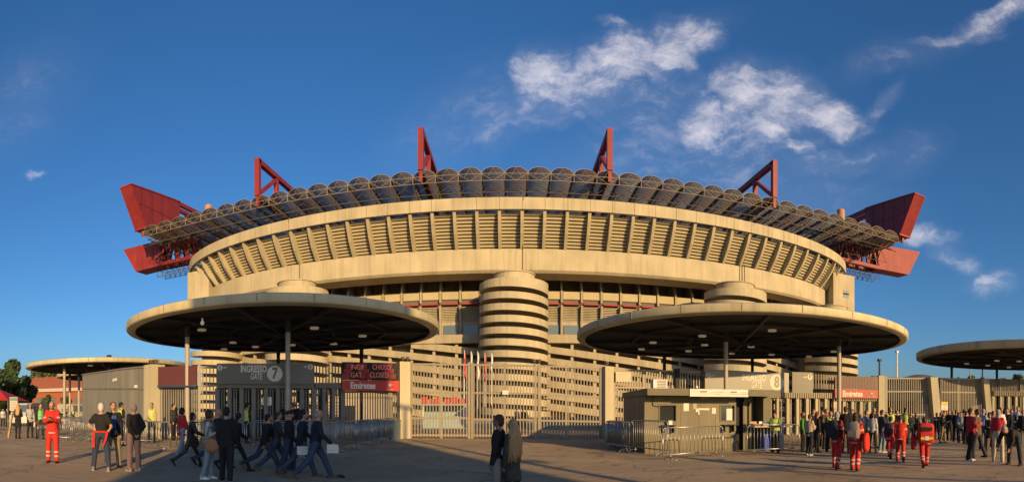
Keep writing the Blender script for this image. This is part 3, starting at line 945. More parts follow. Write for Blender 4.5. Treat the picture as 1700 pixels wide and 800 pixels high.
fence('bar_gate', 'tall bar gate in front of the spiral tower, small white box at its middle', 782, 890, 604, 606, ymid=(652, 654), posts=(784, 838, 889), cat='gate', ylow=(696, 697))
fence('bar_gate', 'tall bar gate ending at the concrete pillar beside the ticket cabin', 893, 1000, 606, 610, ymid=(655, 659), posts=(895, 940, 998), cat='gate', ylow=(698, 700))
pillar('concrete pillar with a small camera left of the ticket cabin', 1001, 1015, 609)
fence('bar_fence', 'bar fence behind the ticket cabin roof', 1016, 1120, 613, 615, ymid=(643, 645), posts=(1018, 1068,))
fence('bar_fence', 'bar fence between the cabin roof and the gate 8 sign', 1128, 1170, 615, 617, ymid=(647, 648), posts=(1127,))
pillar('bright concrete pillar right of the faded red airline sign', 1457, 1468, 624)
fence('bar_gate', 'bar gate between the two bright pillars behind the red-suited medics', 1469, 1545, 627, 627, ymid=(650, 650), posts=(1471,), cat='gate', ylow=(688, 688))
pillar('leaning bright concrete pillar beside the yellow poster', 1549, 1561, 627, lean=.5)
fence('bar_fence', 'bar fence panel carrying the yellow poster', 1562, 1638, 627, 629, ymid=(651, 652), posts=(1591,), ylow=(690, 690), step=.14)
pillar('leaning bright concrete pillar at the end of the poster fence', 1638, 1647, 629, lean=.6)
fence('bar_fence', 'last bar fence over the dark turnstile openings under the far canopy', 1647, 1740, 630, 632, posts=(1660, 1694), mt=BARD, bar_lo=3.0, top=False, step=.13)
# dark post
a = fp(1120); b = fp(1127)
t = thing('dark_post', 'dark steel post between two bar fences behind the cabin roof', 'post', (*a, 0))
m = MB(); m.wallbox(a, b, 0, fz(1123, 612), .3); rel(t, m); m.build('shaft', SOF, t)
# dark bank of the last fence: solid band
SLATE = mat('sign_grey', (.085, .083, .078), .42, var=.1, scale=.6, spec=.5)  # darker sign grey with shade put into the colour; digits use it too
SLATE2 = mat('sign_grey_sunlit', (.20, .19, .165), .42, var=.08, scale=.6, spec=.5)  # lighter copy of the sign grey, sunlight put into the colour
WHITE = mat('sign_white', (.75, .72, .64), .6)
SIGNRED = mat('sign_red', (.50, .022, .022), .45, var=.06)
SIGNSALMON = mat('sign_faded_red', (.55, .13, .085), .5, var=.08)
LEDRED = mat('led_red', (.16, .010, .016), .5, var=.4, emit=(1, .04, .04, .02))
LEDTXT = mat('led_text', (.5, .12, .10), .5, emit=(1, .25, .2, .12))
BLACK = mat('matte_black', (.018, .017, .016), .7)

def board(name, label, cat, x0, x1, y0, y1, mt, off=-.35, th=.10, curve=0, group=None):
    """a flat board hung on the fence line; returns thing and matrix fn (px, py) -> face matrix on its front"""
    a, b = Vector((*fp(x0, off), 0)), Vector((*fp(x1, off), 0))
    mid = (a + b) / 2
    z1 = (fz(x0, y0, off) + fz(x1, y0, off)) / 2; z0 = (fz(x0, y1, off) + fz(x1, y1, off)) / 2
    t = thing(name, label, cat, (mid.x, mid.y, 0), 0, group)
    m = MB(); m.wallbox(a, b, z0, z1, th); rel(t, m); m.build('panel', mt, t)
    u = (b - a).normalized(); nn = Vector((u.y, -u.x, 0))
    def M(px, py):
        th_ = (px - 850) / F
        # intersect view ray with the board's plane
        d = Vector((math.sin(th_), math.cos(th_), 0)); f = (a.dot(nn)) / d.dot(nn)
        q = d * f + nn * (th / 2 + .006); q.z = CH + f * (HZ - py) / F
        return face_matrix(q - t.location, u), f
    return t, M, a, b, z0, z1
def disc(t, M, px, py, rpx, mt, name='number_disc', lift=0.004):
    q, f = M(px, py)
    m = MB(); r = rpx / F * f
    m.tube((0, 0, -.002), (0, 0, lift), r, n=36)
    m.v = [tuple(q @ Vector(v)) for v in m.v]
    return m.build(name, mt, t)
def wtext(t, M, s, px, py, hpx, mt, sx=.62, shear=0, lift=.003, bold=.0, align='CENTER'):
    q, f = M(px, py)
    return text(s, hpx / .70 / F * f, mt, t, q @ Matrix.Translation((0, 0, lift)), sx, shear, bold=bold * f / 28, align=align)
def arrow(t, M, px, py, w, dirn, mt):
    q, f = M(px, py); s = f / F * dirn
    m = MB()
    pts = [(-w / 2, .6), (.05 * w, .6), (.05 * w, 2.4), (w / 2, 0), (.05 * w, -2.4), (.05 * w, -.6), (-w / 2, -.6)]
    vs = [q @ Vector((x * s, y * s, .008)) for x, y in pts]
    m.add(vs, [tuple(range(7))]); m.build('arrow', mt, t)
def gate_sign(label, x0, x1, y0, y1, mt, words, disc_at, num, left=None, right=None, grp='gate signs'):
    t, M, a, b, z0, z1 = board('gate_sign', label, 'sign', x0, x1, y0, y1, mt, group=grp)
    if words:
        wx, wy, h = words
        wtext(t, M, 'INGRESSO', wx, wy, h, WHITE, .60, bold=.018)
        wtext(t, M, 'GATE', wx + 4, wy + h * 1.12, h * .92, WHITE, .54, .22, bold=.006)
    if disc_at:
        disc(t, M, disc_at[0], disc_at[1], disc_at[2], WHITE)
        wtext(t, M, num, disc_at[0], disc_at[1], disc_at[2] * 1.35, SLATE, .75, 0.0, lift=.008, bold=.03)
    for e, dn in ((left, -1), (right, 1)):
        if e:
            s, px, py = e
            disc(t, M, px, py, 4.6, WHITE, 'small_disc')
            wtext(t, M, s, px, py, 5.6, SLATE, .7, lift=.008, bold=.01)
            arrow(t, M, px - dn * 8.5 * (1 if dn > 0 else 1), py, 6, dn, WHITE)
    return t
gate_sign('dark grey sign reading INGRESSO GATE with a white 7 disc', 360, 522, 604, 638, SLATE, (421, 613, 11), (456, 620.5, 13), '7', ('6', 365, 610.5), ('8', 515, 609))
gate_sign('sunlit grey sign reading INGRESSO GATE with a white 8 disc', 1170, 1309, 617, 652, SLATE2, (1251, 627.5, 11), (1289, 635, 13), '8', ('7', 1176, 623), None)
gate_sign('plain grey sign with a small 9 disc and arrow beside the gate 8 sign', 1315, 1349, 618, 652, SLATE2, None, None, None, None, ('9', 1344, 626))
# scrolling display and airline signs
t, M, a, b, z0, z1 = board('led_display', 'dark red display board reading CHIUSO and CLOSED above the red airline sign', 'display', 568, 661, 602, 631, BLACK, off=-.4)
m = MB()
for (px0, px1, sl_) in ((570, 583, 6), (594, 612, -8), (636, 653, -6), (600, 606, -10)):
    for k in range(3):
        yy0 = 603 + k * 9; yy1 = yy0 + 8
        q0, _ = M(px0 + sl_ * (1 - k) * .5, yy1); q1, _ = M(px1 + sl_ * (1 - k) * .5, yy1); q2, _ = M(px1 + sl_ * (1 - k) * .5 + 1, yy0); q3, _ = M(px0 + sl_ * (1 - k) * .5 + 1, yy0)
        m.add([q0.translation, q1.translation, q2.translation, q3.translation], [(0, 1, 2, 3)])
m.build('lit_field', LEDRED, t)
wtext(t, M, 'INGR', 593, 610, 8, LEDTXT, .85, lift=.01); wtext(t, M, 'CHIUSO', 633, 610, 8.5, LEDTXT, .72, lift=.01)
wtext(t, M, 'GAT', 591, 623, 8, LEDTXT, .85, lift=.01); wtext(t, M, 'CLOSED', 629, 623, 8.5, LEDTXT, .72, lift=.01)
def airline(label, x0, x1, y0, y1, mt, hx, tx):
    t, M, a, b, z0, z1 = board('airline_sign', label, 'sign', x0, x1, y0, y1, mt, off=-.45, group='red airline signs')
    wtext(t, M, 'Emirates', hx, (y0 + y1) / 2 + .3, (y1 - y0) * .60, WHITE, .82, bold=.018)
    q, f = M(tx, (y0 + y1) / 2 - 1); s = f / F
    m = MB()
    for k in range(6):
        a_ = k * 1.05; pts = []
        for j in range(7):
            rr = 1.2 + j * .5; aa = a_ + j * .22
            pts.append(Vector((math.cos(aa) * rr * s, math.sin(aa) * rr * s * 1.1, .008)))
        for u, v in zip(pts, pts[1:]): m.bar(q @ u, q @ v, .5 * s, .01)
    hub, f = M(tx, (y0 + y1) / 2 - 1); k_ = MB(); k_.tube((0, 0, -.002), (0, 0, .007), 1.5 * s, n=14); m.add([hub @ Vector(v) for v in k_.v], k_.f)
    m.build('emblem', WHITE, t)
    wtext(t, M, 'Emirates', tx, y1 - 2.6, 2.6, WHITE, .9)
    return t
airline('bright red sign reading Emirates under the dark display board', 568, 662, 631.5, 649, SIGNRED, 602, 647)
airline('faded red sign reading Emirates behind the canopy pole', 1386, 1457, 646.5, 661, SIGNSALMON, 1415, 1447)
t, M, a, b, z0, z1 = board('led_display', 'switched-off pinkish display board above the faded red sign', 'display', 1386, 1457, 625, 646, mat('unlit_led_mesh', (.23, .15, .12), .6, var=.15, scale=8), off=-.4)
m = MB()
for k in range(1, 14):
    q0, f = M(1386 + k * 5, 646); q1, f = M(1386 + k * 5, 625.5); m.bar(q0.translation, q1.translation, .03, .02)
m.build('module_seam', BARD, t)
t, M, a, b, z0, z1 = board('led_display', 'dark maroon unlit display board beside the first canopy pole', 'display', 263, 327, 608, 640, MAROON, off=-.3)
m = MB(); q0, f = M(263, 641.5); q1, f = M(327, 641.5); m.bar(q0.translation, q1.translation, .2, .10); m.build('navy_strip', NAVY, t)
# notices on the fences
for (lab, x0, x1, y0, y1, mt) in (
    ('white notice board on the gate 7 turnstile fence', 436, 451, 659, 673, WHITE),
    ('small white box on the centre gate above the walking couple', 834, 844, 648, 655, WHITE),
    ('yellow-topped poster on the fence beside the leaning pillar', 1562.5, 1573.5, 667, 681, WHITE),
    ('grey sign panel on the bar fence left of the cabin roof', 1022, 1048, 617, 634, mat('pale_panel', (.5, .47, .36), .6)),
    ('small white sticker on the corner sheet panel', 187, 194, 628, 633, WHITE),
    ('smaller white sticker low on the sheet panel', 223, 228, 639, 644, WHITE),
    ('cream notice on the fence behind the faded airline sign', 1384, 1392, 667, 678, mat('cream_board', (.62, .5, .3), .6))):
    t, M, a, b, z0, z1 = board('notice', lab, 'notice', x0, x1, y0, y1, mt, off=-.25 if x0 > 300 else -.2, th=.03)
    if 'yellow' in lab:
        m = MB(); q, f = M(1568, 669.5); w_ = 5.6 * f / F; h_ = 2.4 * f / F
        m.box((-w_, -h_, 0), (w_, h_, .01), M=q); m.build('heading', mat('poster_yellow', (.75, .5, .05), .6), t)
    if 'gate 7' in lab or 'yellow' in lab:
        for k in range(4):
            q, f = M((x0 + x1) / 2, y0 + (5.5 if 'yellow' in lab else 2.5) + k * 2.3); w_ = (4 - (k % 2)) * f / F
            m = MB(); m.box((-w_, -.012, 0), (w_, .012, .006), M=q); m.build('text_line', BARD, t)

# ------------------------------------------------------------------ turnstile rows
TSG = mat('turnstile_steel', (.30, .33, .34), .35, metal=.6, var=.1)
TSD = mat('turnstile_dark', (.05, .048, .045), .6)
LIT = mat('turnstile_light', (.8, .7, .5), .5, emit=(1, .8, .5, .5))
def turnstile_bank(label, x0, x1, ylint0, ylint1, n, mt, lit=(), posts_mt=None, grp='turnstile banks', gr=.62):
    a, b = Vector((*fp(x0), 0)), Vector((*fp(x1), 0))
    t = thing('turnstile_bank', label, 'turnstiles', ((a.x + b.x) / 2, (a.y + b.y) / 2, 0), 0, grp)
    u = (b - a).normalized(); nn = Vector((u.y, -u.x, 0))
    z1 = fz((x0 + x1) / 2, ylint0); z0 = fz((x0 + x1) / 2, ylint1)
    m = MB(); m.wallbox(a, b, z0, z1, .5)
    L = (b - a).length
    for i in range(int(L / .16)):
        q = a + u * (i * .16 + .05) + nn * .27
        m.wallbox(q - u * .03, q + u * .03, z0 + .01, z1 - .01, .05)
    rel(t, m); m.build('lintel', mt, t)
    for i in range(n + 1):
        q = a + (b - a) * (i / n)
        m = MB(); m.wallbox(q - u * .10, q + u * .10, 0, z0, .35); rel(t, m); m.build('post', posts_mt or mt, t)
    for i in range(n):
        q = a + (b - a) * ((i + .5) / n) - nn * .5
        m = MB(); w_ = L / n
        # rotor with stacked arms, grille on one side
        m.tube((q.x, q.y, .1), (q.x, q.y, 2.2), .05, n=8)
        for k in range(11):
            zz = .3 + k * .17
            for an in (0.3, 2.4, 4.5):
                m.tube((q.x, q.y, zz), (q.x + math.cos(an) * .5, q.y + math.sin(an) * .5, zz), .02, n=5)
        rel(t, m); m.build('rotor', TSG if i % 2 else TSD, t)
        m = MB()
        s_ = a + (b - a) * ((i + .08) / n)
        for k in range(max(2, int(w_ * gr / .13))):
            c_ = s_ + u * (k * .13 + .08)
            m.wallbox(c_ - u * .032, c_ + u * .032, .05, z0, .04)
        rel(t, m); m.build('side_grille', mt, t)
        if i in lit:
            m = MB()
            for k in range(7):
                c_ = s_ + u * (w_ * .78) - nn * .9
                m.wallbox(c_ - u * .05, c_ + u * .05, .85 + k * .17, .97 + k * .17, .03)
            rel(t, m); m.build('indicator_light', LIT, t)
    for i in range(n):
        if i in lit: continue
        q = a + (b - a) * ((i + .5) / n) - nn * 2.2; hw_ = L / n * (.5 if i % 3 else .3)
        m = MB(); m.wallbox(q - u * hw_, q + u * hw_, 0, z0, .05); rel(t, m); m.build('dark_backing', TSD, t)  # dark sheet added as painted shade in the gaps behind the rotors
    m = MB(); a2 = a - nn * .3; b2 = b - nn * .3; m.wallbox(a2 - nn * 1.2, b2 - nn * 1.2, z0 + .02, z0 + .14, 2.2)
    rel(t, m); m.build('passage_roof', TSD, t)
    return t
turnstile_bank('turnstile row under the dark gate 7 sign', 360, 520, 637.5, 645, 8, BARD, lit=(6,))
turnstile_bank('turnstiles between the gate 7 sign and the red airline sign', 521, 567, 638, 645, 3, BARD, lit=(1,))
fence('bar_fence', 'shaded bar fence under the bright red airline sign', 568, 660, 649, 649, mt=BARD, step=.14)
turnstile_bank('sunlit turnstile row right of the cabin under the gate 8 sign', 1240, 1385, 652, 661, 9, BAR, lit=(1, 4), posts_mt=PIL, gr=.40)
fence('bar_fence', 'bar fence above the turnstiles left of the pink display board', 1350, 1385, 620, 623, mt=BAR, bar_lo=3.0, top=False)
turnstile_bank('turnstile row below the faded red airline sign', 1386, 1456, 661, 666, 5, BAR, posts_mt=PIL, gr=.40)
turnstile_bank('turnstile row at the last fence under the far canopy', 1648, 1745, 650, 658, 8, BAR, posts_mt=PIL, gr=.40)
# low drum bollards just inside the shaded fence
for k in range(7):
    p = P(600 + k * 9.5, HZ, fD(620) - 1.2)
    lab = 'blue-grey low turnstile box in a row before the shaded fence'
    if k == 0:
        t = thing('turnstile_box', lab, 'turnstile', (p.x, p.y, 0), -.2, 'low turnstile boxes before the shaded fence')
        m = MB(); m.box((-.11, -.4, 0), (.11, .4, 1.0)); m.build('cabinet', mat('bluish_steel', (.20, .27, .30), .4, metal=.4), t)
        m = MB(); m.box((-.13, -.42, 1.0), (.13, .42, 1.06)); m.build('lid', TSG, t); tb = t
    else: dup(tb, (p.x, p.y, 0), -.2)

# cameras and little lamps on the pillars
def pillar_camera(label, px, py, D, two=False):
    p = P(px, py, D)
    t = thing('security_camera', label, 'camera', p)
    for s_ in ((-1, 1) if two else (1,)):
        m = MB(); m.tube((s_ * .14, 0, -.22), (s_ * .14, 0, .02), .025, n=6); m.box((s_ * .14 - .07, -.22, 0), (s_ * .14 + .07, .12, .15)); m.build('camera_body', BARD, t)
        m = MB(); m.tube((s_ * .14, -.22, .07), (s_ * .14, -.26, .07), .05, n=10); m.build('lens', BLACK, t)
pillar_camera('pair of small floodlights on top of the first concrete pillar', 256, 602, fD(256) - .15, True)
pillar_camera('double camera on top of the thick concrete pillar', 673, 597, fD(673) - .15, True)
pillar_camera('small camera on top of the pillar left of the cabin', 1003, 605, fD(1003) - .15)
pillar_camera('small double camera on the gate post before the spiral tower', 891, 601, fD(891), True)

# ------------------------------------------------------------------ flags on thin poles behind the gates
for k, (px, y0, mt_, lab) in enumerate(((771, 581, SIGNRED, 'red and white furled flag, first of the row left of the spiral tower'), (782, 583, WHITE, 'white furled flag, second from the left behind the gates'),
        (793, 583, WHITE, 'white flag with red tail, middle one of the row behind the gates'), (805, 586, SIGNRED, 'all-red furled flag behind the gates before the spiral tower'), (816, 586, WHITE, 'thin white flag, nearest to the spiral tower centre'))):
    D = 52; p = P(px, y0, D)
    t = thing('flag', lab, 'flag', (p.x, p.y, 0), 0, 'furled flags behind the gates')
    m = MB(); m.tube((0, 0, 0), (0, 0, p.z), .045, .03, n=8); m.build('flagpole', WHITE, t)
    m = MB()
    rings = []
    for j in range(11):
        z = p.z - .1 - j * .28; w_ = .03 + .10 * math.sin(min(1, j / 8) * 1.9)
        rings.append([Vector((.05 + w_ * math.cos(a) * .9 + .05 * math.sin(j), w_ * .5 * math.sin(a), z)) for a in [i * math.pi / 4 for i in range(8)]])
    m.loft(rings); m.build('cloth', mt_, t, True)

# ------------------------------------------------------------------ souvenir stand and van behind the gates
p = P(738, HZ, 46)
t = thing('souvenir_stand', 'red-topped pale blue stall behind the left bar gate', 'stall', (p.x, p.y, 0), .1)
m = MB(); m.box((-1.9, -1, 0), (1.9, 1, 1.05)); m.build('counter', mat('pale_blue_board', (.30, .42, .46), .6), t)
m = MB(); m.box((-1.95, -1.2, 2.0), (1.95, 1.1, 2.15)); m.box((-1.9, .9, 1.05), (1.9, 1, 2)); m.build('roof', mat('pale_blue_board', (.3, .42, .46)), t)
m = MB()
for k in range(6): m.box((-1.95 + k * .65, -1.3, 2.15), (-1.95 + k * .65 + .55, -1.15, 2.75 - .15 * (k % 2)))
m.build('red_board', SIGNRED, t)
m = MB()
for x in (-1.85, 1.85): m.box((x - .05, -1, 1.05), (x + .05, -.9, 2))
m.build('post', WHITE, t)
p = P(965, HZ, 44)
t = thing('white_block_wall', 'low pale block behind the right bar gate', 'low wall', (p.x, p.y, 0), -.1)
m = MB(); m.box((-3.5, -.3, 0), (3.2, .3, .9)); m.build('wall', PIL, t)
m = MB(); m.box((-3.6, -.35, .9), (3.3, .35, 1.0)); m.build('coping', CONC_B, t)
for (px, D, lab, dx) in ((590, 60, 'dark service shed behind the shaded fence', 4.0), (1120, 60, 'shaded service block behind the bar fence by the cabin', 4.5)):
    p = P(px, HZ, D)
    t = thing('service_shed', lab, 'shed', (p.x, p.y, 0), 0)
    m = MB(); m.box((-dx, -2, 0), (dx, 2, 3)); m.build('wall', CONC_D, t)
    m = MB(); m.box((-dx - .2, -2.2, 3), (dx + .2, 2.2, 3.2)); m.build('roof', CONC_R, t)
    m = MB(); m.box((-.6, -2.05, 0), (.6, -1.98, 2.1)); m.build('door', BLACK, t)

# ------------------------------------------------------------------ ticket cabin
A = P(1070, HZ, 18.7); A.z = 0
B = P(1279, HZ, 20.4); B.z = 0
u = (B - A).normalized(); yaw = math.atan2(u.y, u.x)
W_ = (B - A).length
K = Matrix.Translation(A) @ Matrix.Rotation(yaw, 4, 'Z')
CAB = mat('cabin_sheet', (0.216, 0.188, 0.115), .6, var=.10, scale=1.2, streak=True, bump=.1, bscale=3)
CABD = mat('cabin_edge', (0.160, 0.140, 0.089), .6, var=.1)
t = thing('ticket_cabin', 'grey-beige flat-roofed ticket cabin with two small windows and white fascia sign', 'cabin', A, yaw)
def KX(px):
    th_ = (px - 850) / F; d = Vector((math.sin(th_), math.cos(th_), 0)); nn = Vector((-u.y, u.x, 0))
    f = A.dot(nn) / d.dot(nn); return (d * f - A).dot(u), f
def KZ(px, py): return CH + KX(px)[1] * (HZ - py) / F
ZR = KZ(1150, 648)
DEP = 4.4
xr = KX(1222)[0]
m = MB()
x0, x1 = KX(1093)[0], KX(1124)[0]; x2, x3 = KX(1195)[0], KX(1221)[0]
zb_, zt_ = KZ(1108, 701), KZ(1108, 671)
e = .16
cuts = [0, x0, x1, x2, x3, xr]
for i, (a_, b_) in enumerate(zip(cuts, cuts[1:])):
    if i in (1, 3):
        m.box((a_, 0, 0), (b_, e, zb_)); m.box((a_, 0, zt_), (b_, e, ZR - .14))
    else: m.box((a_, 0, 0), (b_, e, ZR - .14))
m.box((0, e, 0), (.14, DEP, ZR - .14)); m.box((.14, DEP - .14, 0), (xr, DEP, ZR - .14)); m.box((xr - .14, e, 0), (xr, DEP - .14, ZR - .14))
m.build('wall', CAB, t)
for wi, (a_, b_) in enumerate(((x0, x1), (x2, x3))):
    m = MB(); m.box((a_ + .05, .09, zb_ + .05), (b_ - .05, .11, zt_ - .05)); w = m.build('window', mat('dark_cabin_glass', (.03, .035, .035), .12, spec=.7), t)
    m = MB()
    for q in ((a_, zb_, a_ + .05, zt_), (b_ - .05, zb_, b_, zt_), (a_ + .05, zb_, b_ - .05, zb_ + .05), (a_ + .05, zt_ - .05, b_ - .05, zt_)): m.box((q[0], -.02, q[1]), (q[2], .08, q[3]))
    m.build('frame', CABD, w)
    m = MB(); c_ = (a_ + b_) / 2
    m.box((c_ - .26, -.22, zb_ - .13), (c_ + .26, -.002, zb_ - .10)); m.box((c_ - .2, -.2, zb_ - .38), (c_ - .17, -.004, zb_ - .13)); m.box((c_ + .17, -.2, zb_ - .38), (c_ + .2, -.004, zb_ - .13))
    m.build('counter_shelf', BLACK, t)
m = MB(); m.box(((x2 + x3) / 2 - .02, .075, zb_ + .06), (x3 - .06, .085, zt_ - .16)); m.build('window_poster', WHITE, t)
m = MB()
for xx in (KX(1130)[0], KX(1160)[0], KX(1188)[0]):
    m.box((xx - .012, -.006, .1), (xx + .012, -.002, ZR - .6))
m.build('panel_seam', CABD, t)
m = MB(); m.box((xr + .0, .6, 0), (xr + .55, 1.6, ZR - .14)); m.build('recess_shade_box', BLACK, t)  # black box stands for the shade inside the door recess
m = MB(); m.box((xr + .56, .5, 0), (W_ - .55, .6, ZR - .14)); m.build('back_panel', CAB, t)
m = MB(); m.box((W_ - .32, -.02, 0), (W_ - .0, .3, ZR - .14)); m.box((W_ - .30, .3, 0), (W_ - .1, 2.6, ZR - .14)); m.build('end_column', CABD, t)
m = MB(); m.box((W_ - 1.0, .42, 0), (W_ - .9, .5, 1.9)); m.box((W_ - .75, .42, 0), (W_ - .70, .5, 1.9)); m.build('door_frame', CABD, t)
m = MB(); m.box((-.05, -.75, ZR - .14), (W_ + .02, DEP + .05, ZR)); m.build('roof', CABD, t)
m = MB(); m.box((-.07, -.80, ZR - .22), (W_ + .04, -.752, ZR + .03)); m.box((-.07, -.75, ZR - .20), (-.052, DEP, ZR + .03)); m.build('fascia', CABD, t)
fx0, fx1 = KX(1136)[0], KX(1232)[0]
m = MB(); m.box((fx0 * .97, -.84, ZR - .25), (fx1 * .97, -.802, ZR + .02)); fs_ = m.build('fascia_sign', WHITE, t)
m = MB()
for k in (0, 1):
    q = fx0 + .35 + k * (fx1 - fx0) * .5
    m.box((q, -.846, ZR - .10), (q + .25, -.841, ZR - .05)); m.box((q + .4, -.846, ZR - .10), (q + .9, -.841, ZR - .085)); m.box((q, -.846, ZR - .16), (q + .8, -.841, ZR - .145))
m.build('sign_print', BARD, fs_)
m = MB(); m.box((1.0 * .45, .5, ZR), (.45 + .55, .9, ZR + .42)); ac = m.build('air_conditioner', WHITE, t)
m = MB(); [m.box((.60, .49, ZR + .05 + k * .06), (.95, .497, ZR + .08 + k * .06)) for k in range(6)]; m.build('grille', BARD, ac)
m = MB(); m.tube((1.25, .8, ZR), (1.25, .8, ZR + .22), .07, n=10); m.build('vent_pipe', TSG, t)
m = MB(); m.box((.0, -.012, 0), (xr, -.003, .14)); m.build('base_strip', CABD, t)
m = MB(); m.path([(.3, -.02, ZR - .2), (.3, -.02, 1.75), (.55, -.02, 1.70), (x0 - .02, -.02, 1.70)], .012, 5); m.build('cable', BLACK, t)
for (q, z_, w_, h_, mt_) in ((x1 + .25, 1.55, .21, .30, WHITE), (x1 + .62, 1.62, .15, .21, PIL), (x2 - .32, 1.45, .16, .22, WHITE)):
    m = MB(); m.box((q, -.008, z_), (q + w_, -.002, z_ + h_)); m.build('sticker', mt_, t)
m = MB(); m.box((x1 + .9, -.03, 2.02), (x1 + 1.25, -.002, 2.10)); m.build('wall_light', PIL, t)
# hose-like bent sign bracket
m = MB(); xx = KX(1165)[0]; zz = KZ(1165, 683)
m.box((xx - .18, -.03, zz + .05), (xx + .3, -.004, zz + .12)); m.box((xx - .25, -.03, zz - .02), (xx - .12, -.004, zz + .10)); m.box((xx - .15, -.03, zz - .12), (xx - .10, -.004, zz)); m.build('arrow_bracket', WHITE, t)
p = K @ Vector(((x0 + x1) / 2 + .05, -.16, zb_ - .085))
t2 = thing('tealight_box', 'small white lidded box on the left cabin window shelf', 'box', p, yaw)
m = MB(); m.box((-.07, -.05, 0), (.07, .05, .13)); m.build('box_body', WHITE, t2); m = MB(); m.box((-.08, -.06, .13), (.08, .06, .16)); m.build('lid', CAN, t2)
p = K @ Vector((2.1, .3, ZR))
t2 = thing('roof_kerb_light', 'small pale lamp standing on the cabin roof edge', 'lamp', p, yaw)
m = MB(); m.tube((0, 0, 0), (0, 0, .1), .03, n=8); m.build('stem', TSG, t2); m = MB(); m.ball((0, 0, .14), .06, 8, 6); m.build('lamp_glass', WHITE, t2)

# ------------------------------------------------------------------ crowd barriers
GAL = mat('galvanised_tube', (.46, .45, .42), .38, metal=.75, var=.12, scale=4)
def make_barrier(L=2.35, H=1.08):
    t = thing('crowd_barrier', 'x', 'barrier')
    m = MB(); r = .021; h = L / 2
    z0 = .20; c = .12
    pts = [(-h, 0, z0), (-h, 0, H - c), (-h + c * .3, 0, H - c * .3), (-h + c, 0, H), (h - c, 0, H), (h - c * .3, 0, H - c * .3), (h, 0, H - c), (h, 0, z0), (-h, 0, z0)]
    m.path(pts, r, 8); o = m.build('frame', GAL, t, True)
    m = MB()
    for i in range(1, 16):
        x = -h + L * i / 16; m.tube((x, 0, z0), (x, 0, H), .009, n=5)
    m.build('bar_grille', GAL, t, True)
    for x in (-h + .28, h - .28):
        m = MB()
        m.path([(x, 0, z0), (x, 0, .05)], .018, 6)
        m.path([(x, -.30, 0.015), (x, -.24, .09), (x, -.12, .12), (x, .12, .12), (x, .24, .09), (x, .30, .015)], .016, 6)
        m.build('foot', GAL, t, True)
    return t
bar0 = make_barrier(); bar_used = False
def barrier(c, rz, label, group, zs=1.0, xs=1.0, tilt=0):
    global bar_used
    if not bar_used:
        o = bar0; bar_used = True
    else: o = dup(bar0, c, rz)
    o.location = c; o.rotation_euler = (0, 0, rz); o['label'] = label; o.scale = (xs, 1, zs)
    if group: o['group'] = group
    elif 'group' in o: del o['group']
    return o
def run(p0, p1, label, group=None, zs=1.0):
    a, b = [G(*p) if not isinstance(p, Vector) else p for p in (p0, p1)]
    L = (b - a).length; n = max(1, round(L / 2.42)); d = b - a
    for i in range(n):
        c = a + d * ((i + .5) / n)
        barrier(Vector((c.x, c.y, 0)), math.atan2(d.y, d.x) + random.uniform(-.03, .03), label, group or label, zs, L / n / 2.42)
BG = 'steel crowd barriers of the queue lanes'
run((-40, 722), (30, 717), 'steel barrier behind the wooden-post sign and the woman in the long dark coat', None, 1.18)
run((104, 729), (155, 735), 'steel barrier just right of the red-suited man with the phone', None, 1.12)
run((157, 735), (211, 742), 'steel barrier behind the man in the black T-shirt', None, 1.1)
run((212, 742), (284, 752), 'steel barrier between the bald man in black jacket and the woman in red coat', None, 1.05)
run(Vector((-12.0, 15.6, 0)), Vector((-13.2, 22.5, 0)), 'steel barrier running from the red coat towards gate 7')
run(Vector((-24.5, 21.0, 0)), Vector((-16.2, 19.6, 0)), 'steel barrier of the lane in front of the grey sheet fence')
run(Vector((-22, 16.5, 0)), Vector((-15.0, 17.8, 0)), 'steel barrier of the middle lane behind the yellow-vested stewards')
run(Vector((-34, 27, 0)), Vector((-25, 22.5, 0)), 'steel barrier of the far lane beside the distant round canopy')
run(Vector((-42, 34, 0)), Vector((-33, 33, 0)), 'steel barrier out by the coaches and brick building')
run(Vector((-15.2, 21.2, 0)), Vector((-8.4, 24.2, 0)), 'steel barrier along the gate 7 turnstiles')
run(Vector((-13.0, 17.6, 0)), Vector((-8.2, 19.4, 0)), 'steel barrier of the inner lane behind the dark-jacketed walkers')
for k, y in enumerate((13.4, 15.8, 18.3, 20.8, 23.3, 25.8)):
    barrier(Vector((-6.1 - .02 * k, y, 0)), math.pi / 2 + random.uniform(-.04, .04), 'steel barrier in the long straight line from the walkers up to the concrete pillar', 'steel barriers in line up to the concrete pillar', 1.08)
for k, y in enumerate((19.5, 22.0, 24.4)):
    barrier(Vector((-8.2, y, 0)), math.pi / 2, 'steel barrier of the second lane left of the straight line, near the turnstile boxes', 'steel barriers of the second lane', 1.05)
# folded stack and the others by the cabin
q0 = G(1040, 752)
for k in range(3):
    barrier(q0 + Vector((.13 * k - .1, .10 * k + 1.2, 0)), R(101 + 2 * k), 'steel barrier leaning in the closed-up stack at the left side of the cabin', 'barriers in the stack beside the cabin', 1.05)
barrier((G(1066, 747) + G(1098, 767)) / 2 + Vector((0, .25, 0)), R(-72), 'steel barrier seen at an angle at the left corner of the cabin front', None, 1.12)
run((1100, 766), (1200, 757), 'wide steel barrier standing across the cabin front below the left window', None, .96)
run((1240, 756), (1327, 752), 'steel barrier in front of the vendor table', None, .98)
run((1455, 734), (1600, 728), 'steel barrier hidden in the crowd before the gate between bright pillars', None, 1.0)
run((1010, 735), (1032, 738), 'steel barrier between the concrete pillar and the cabin side', None, 1.0)

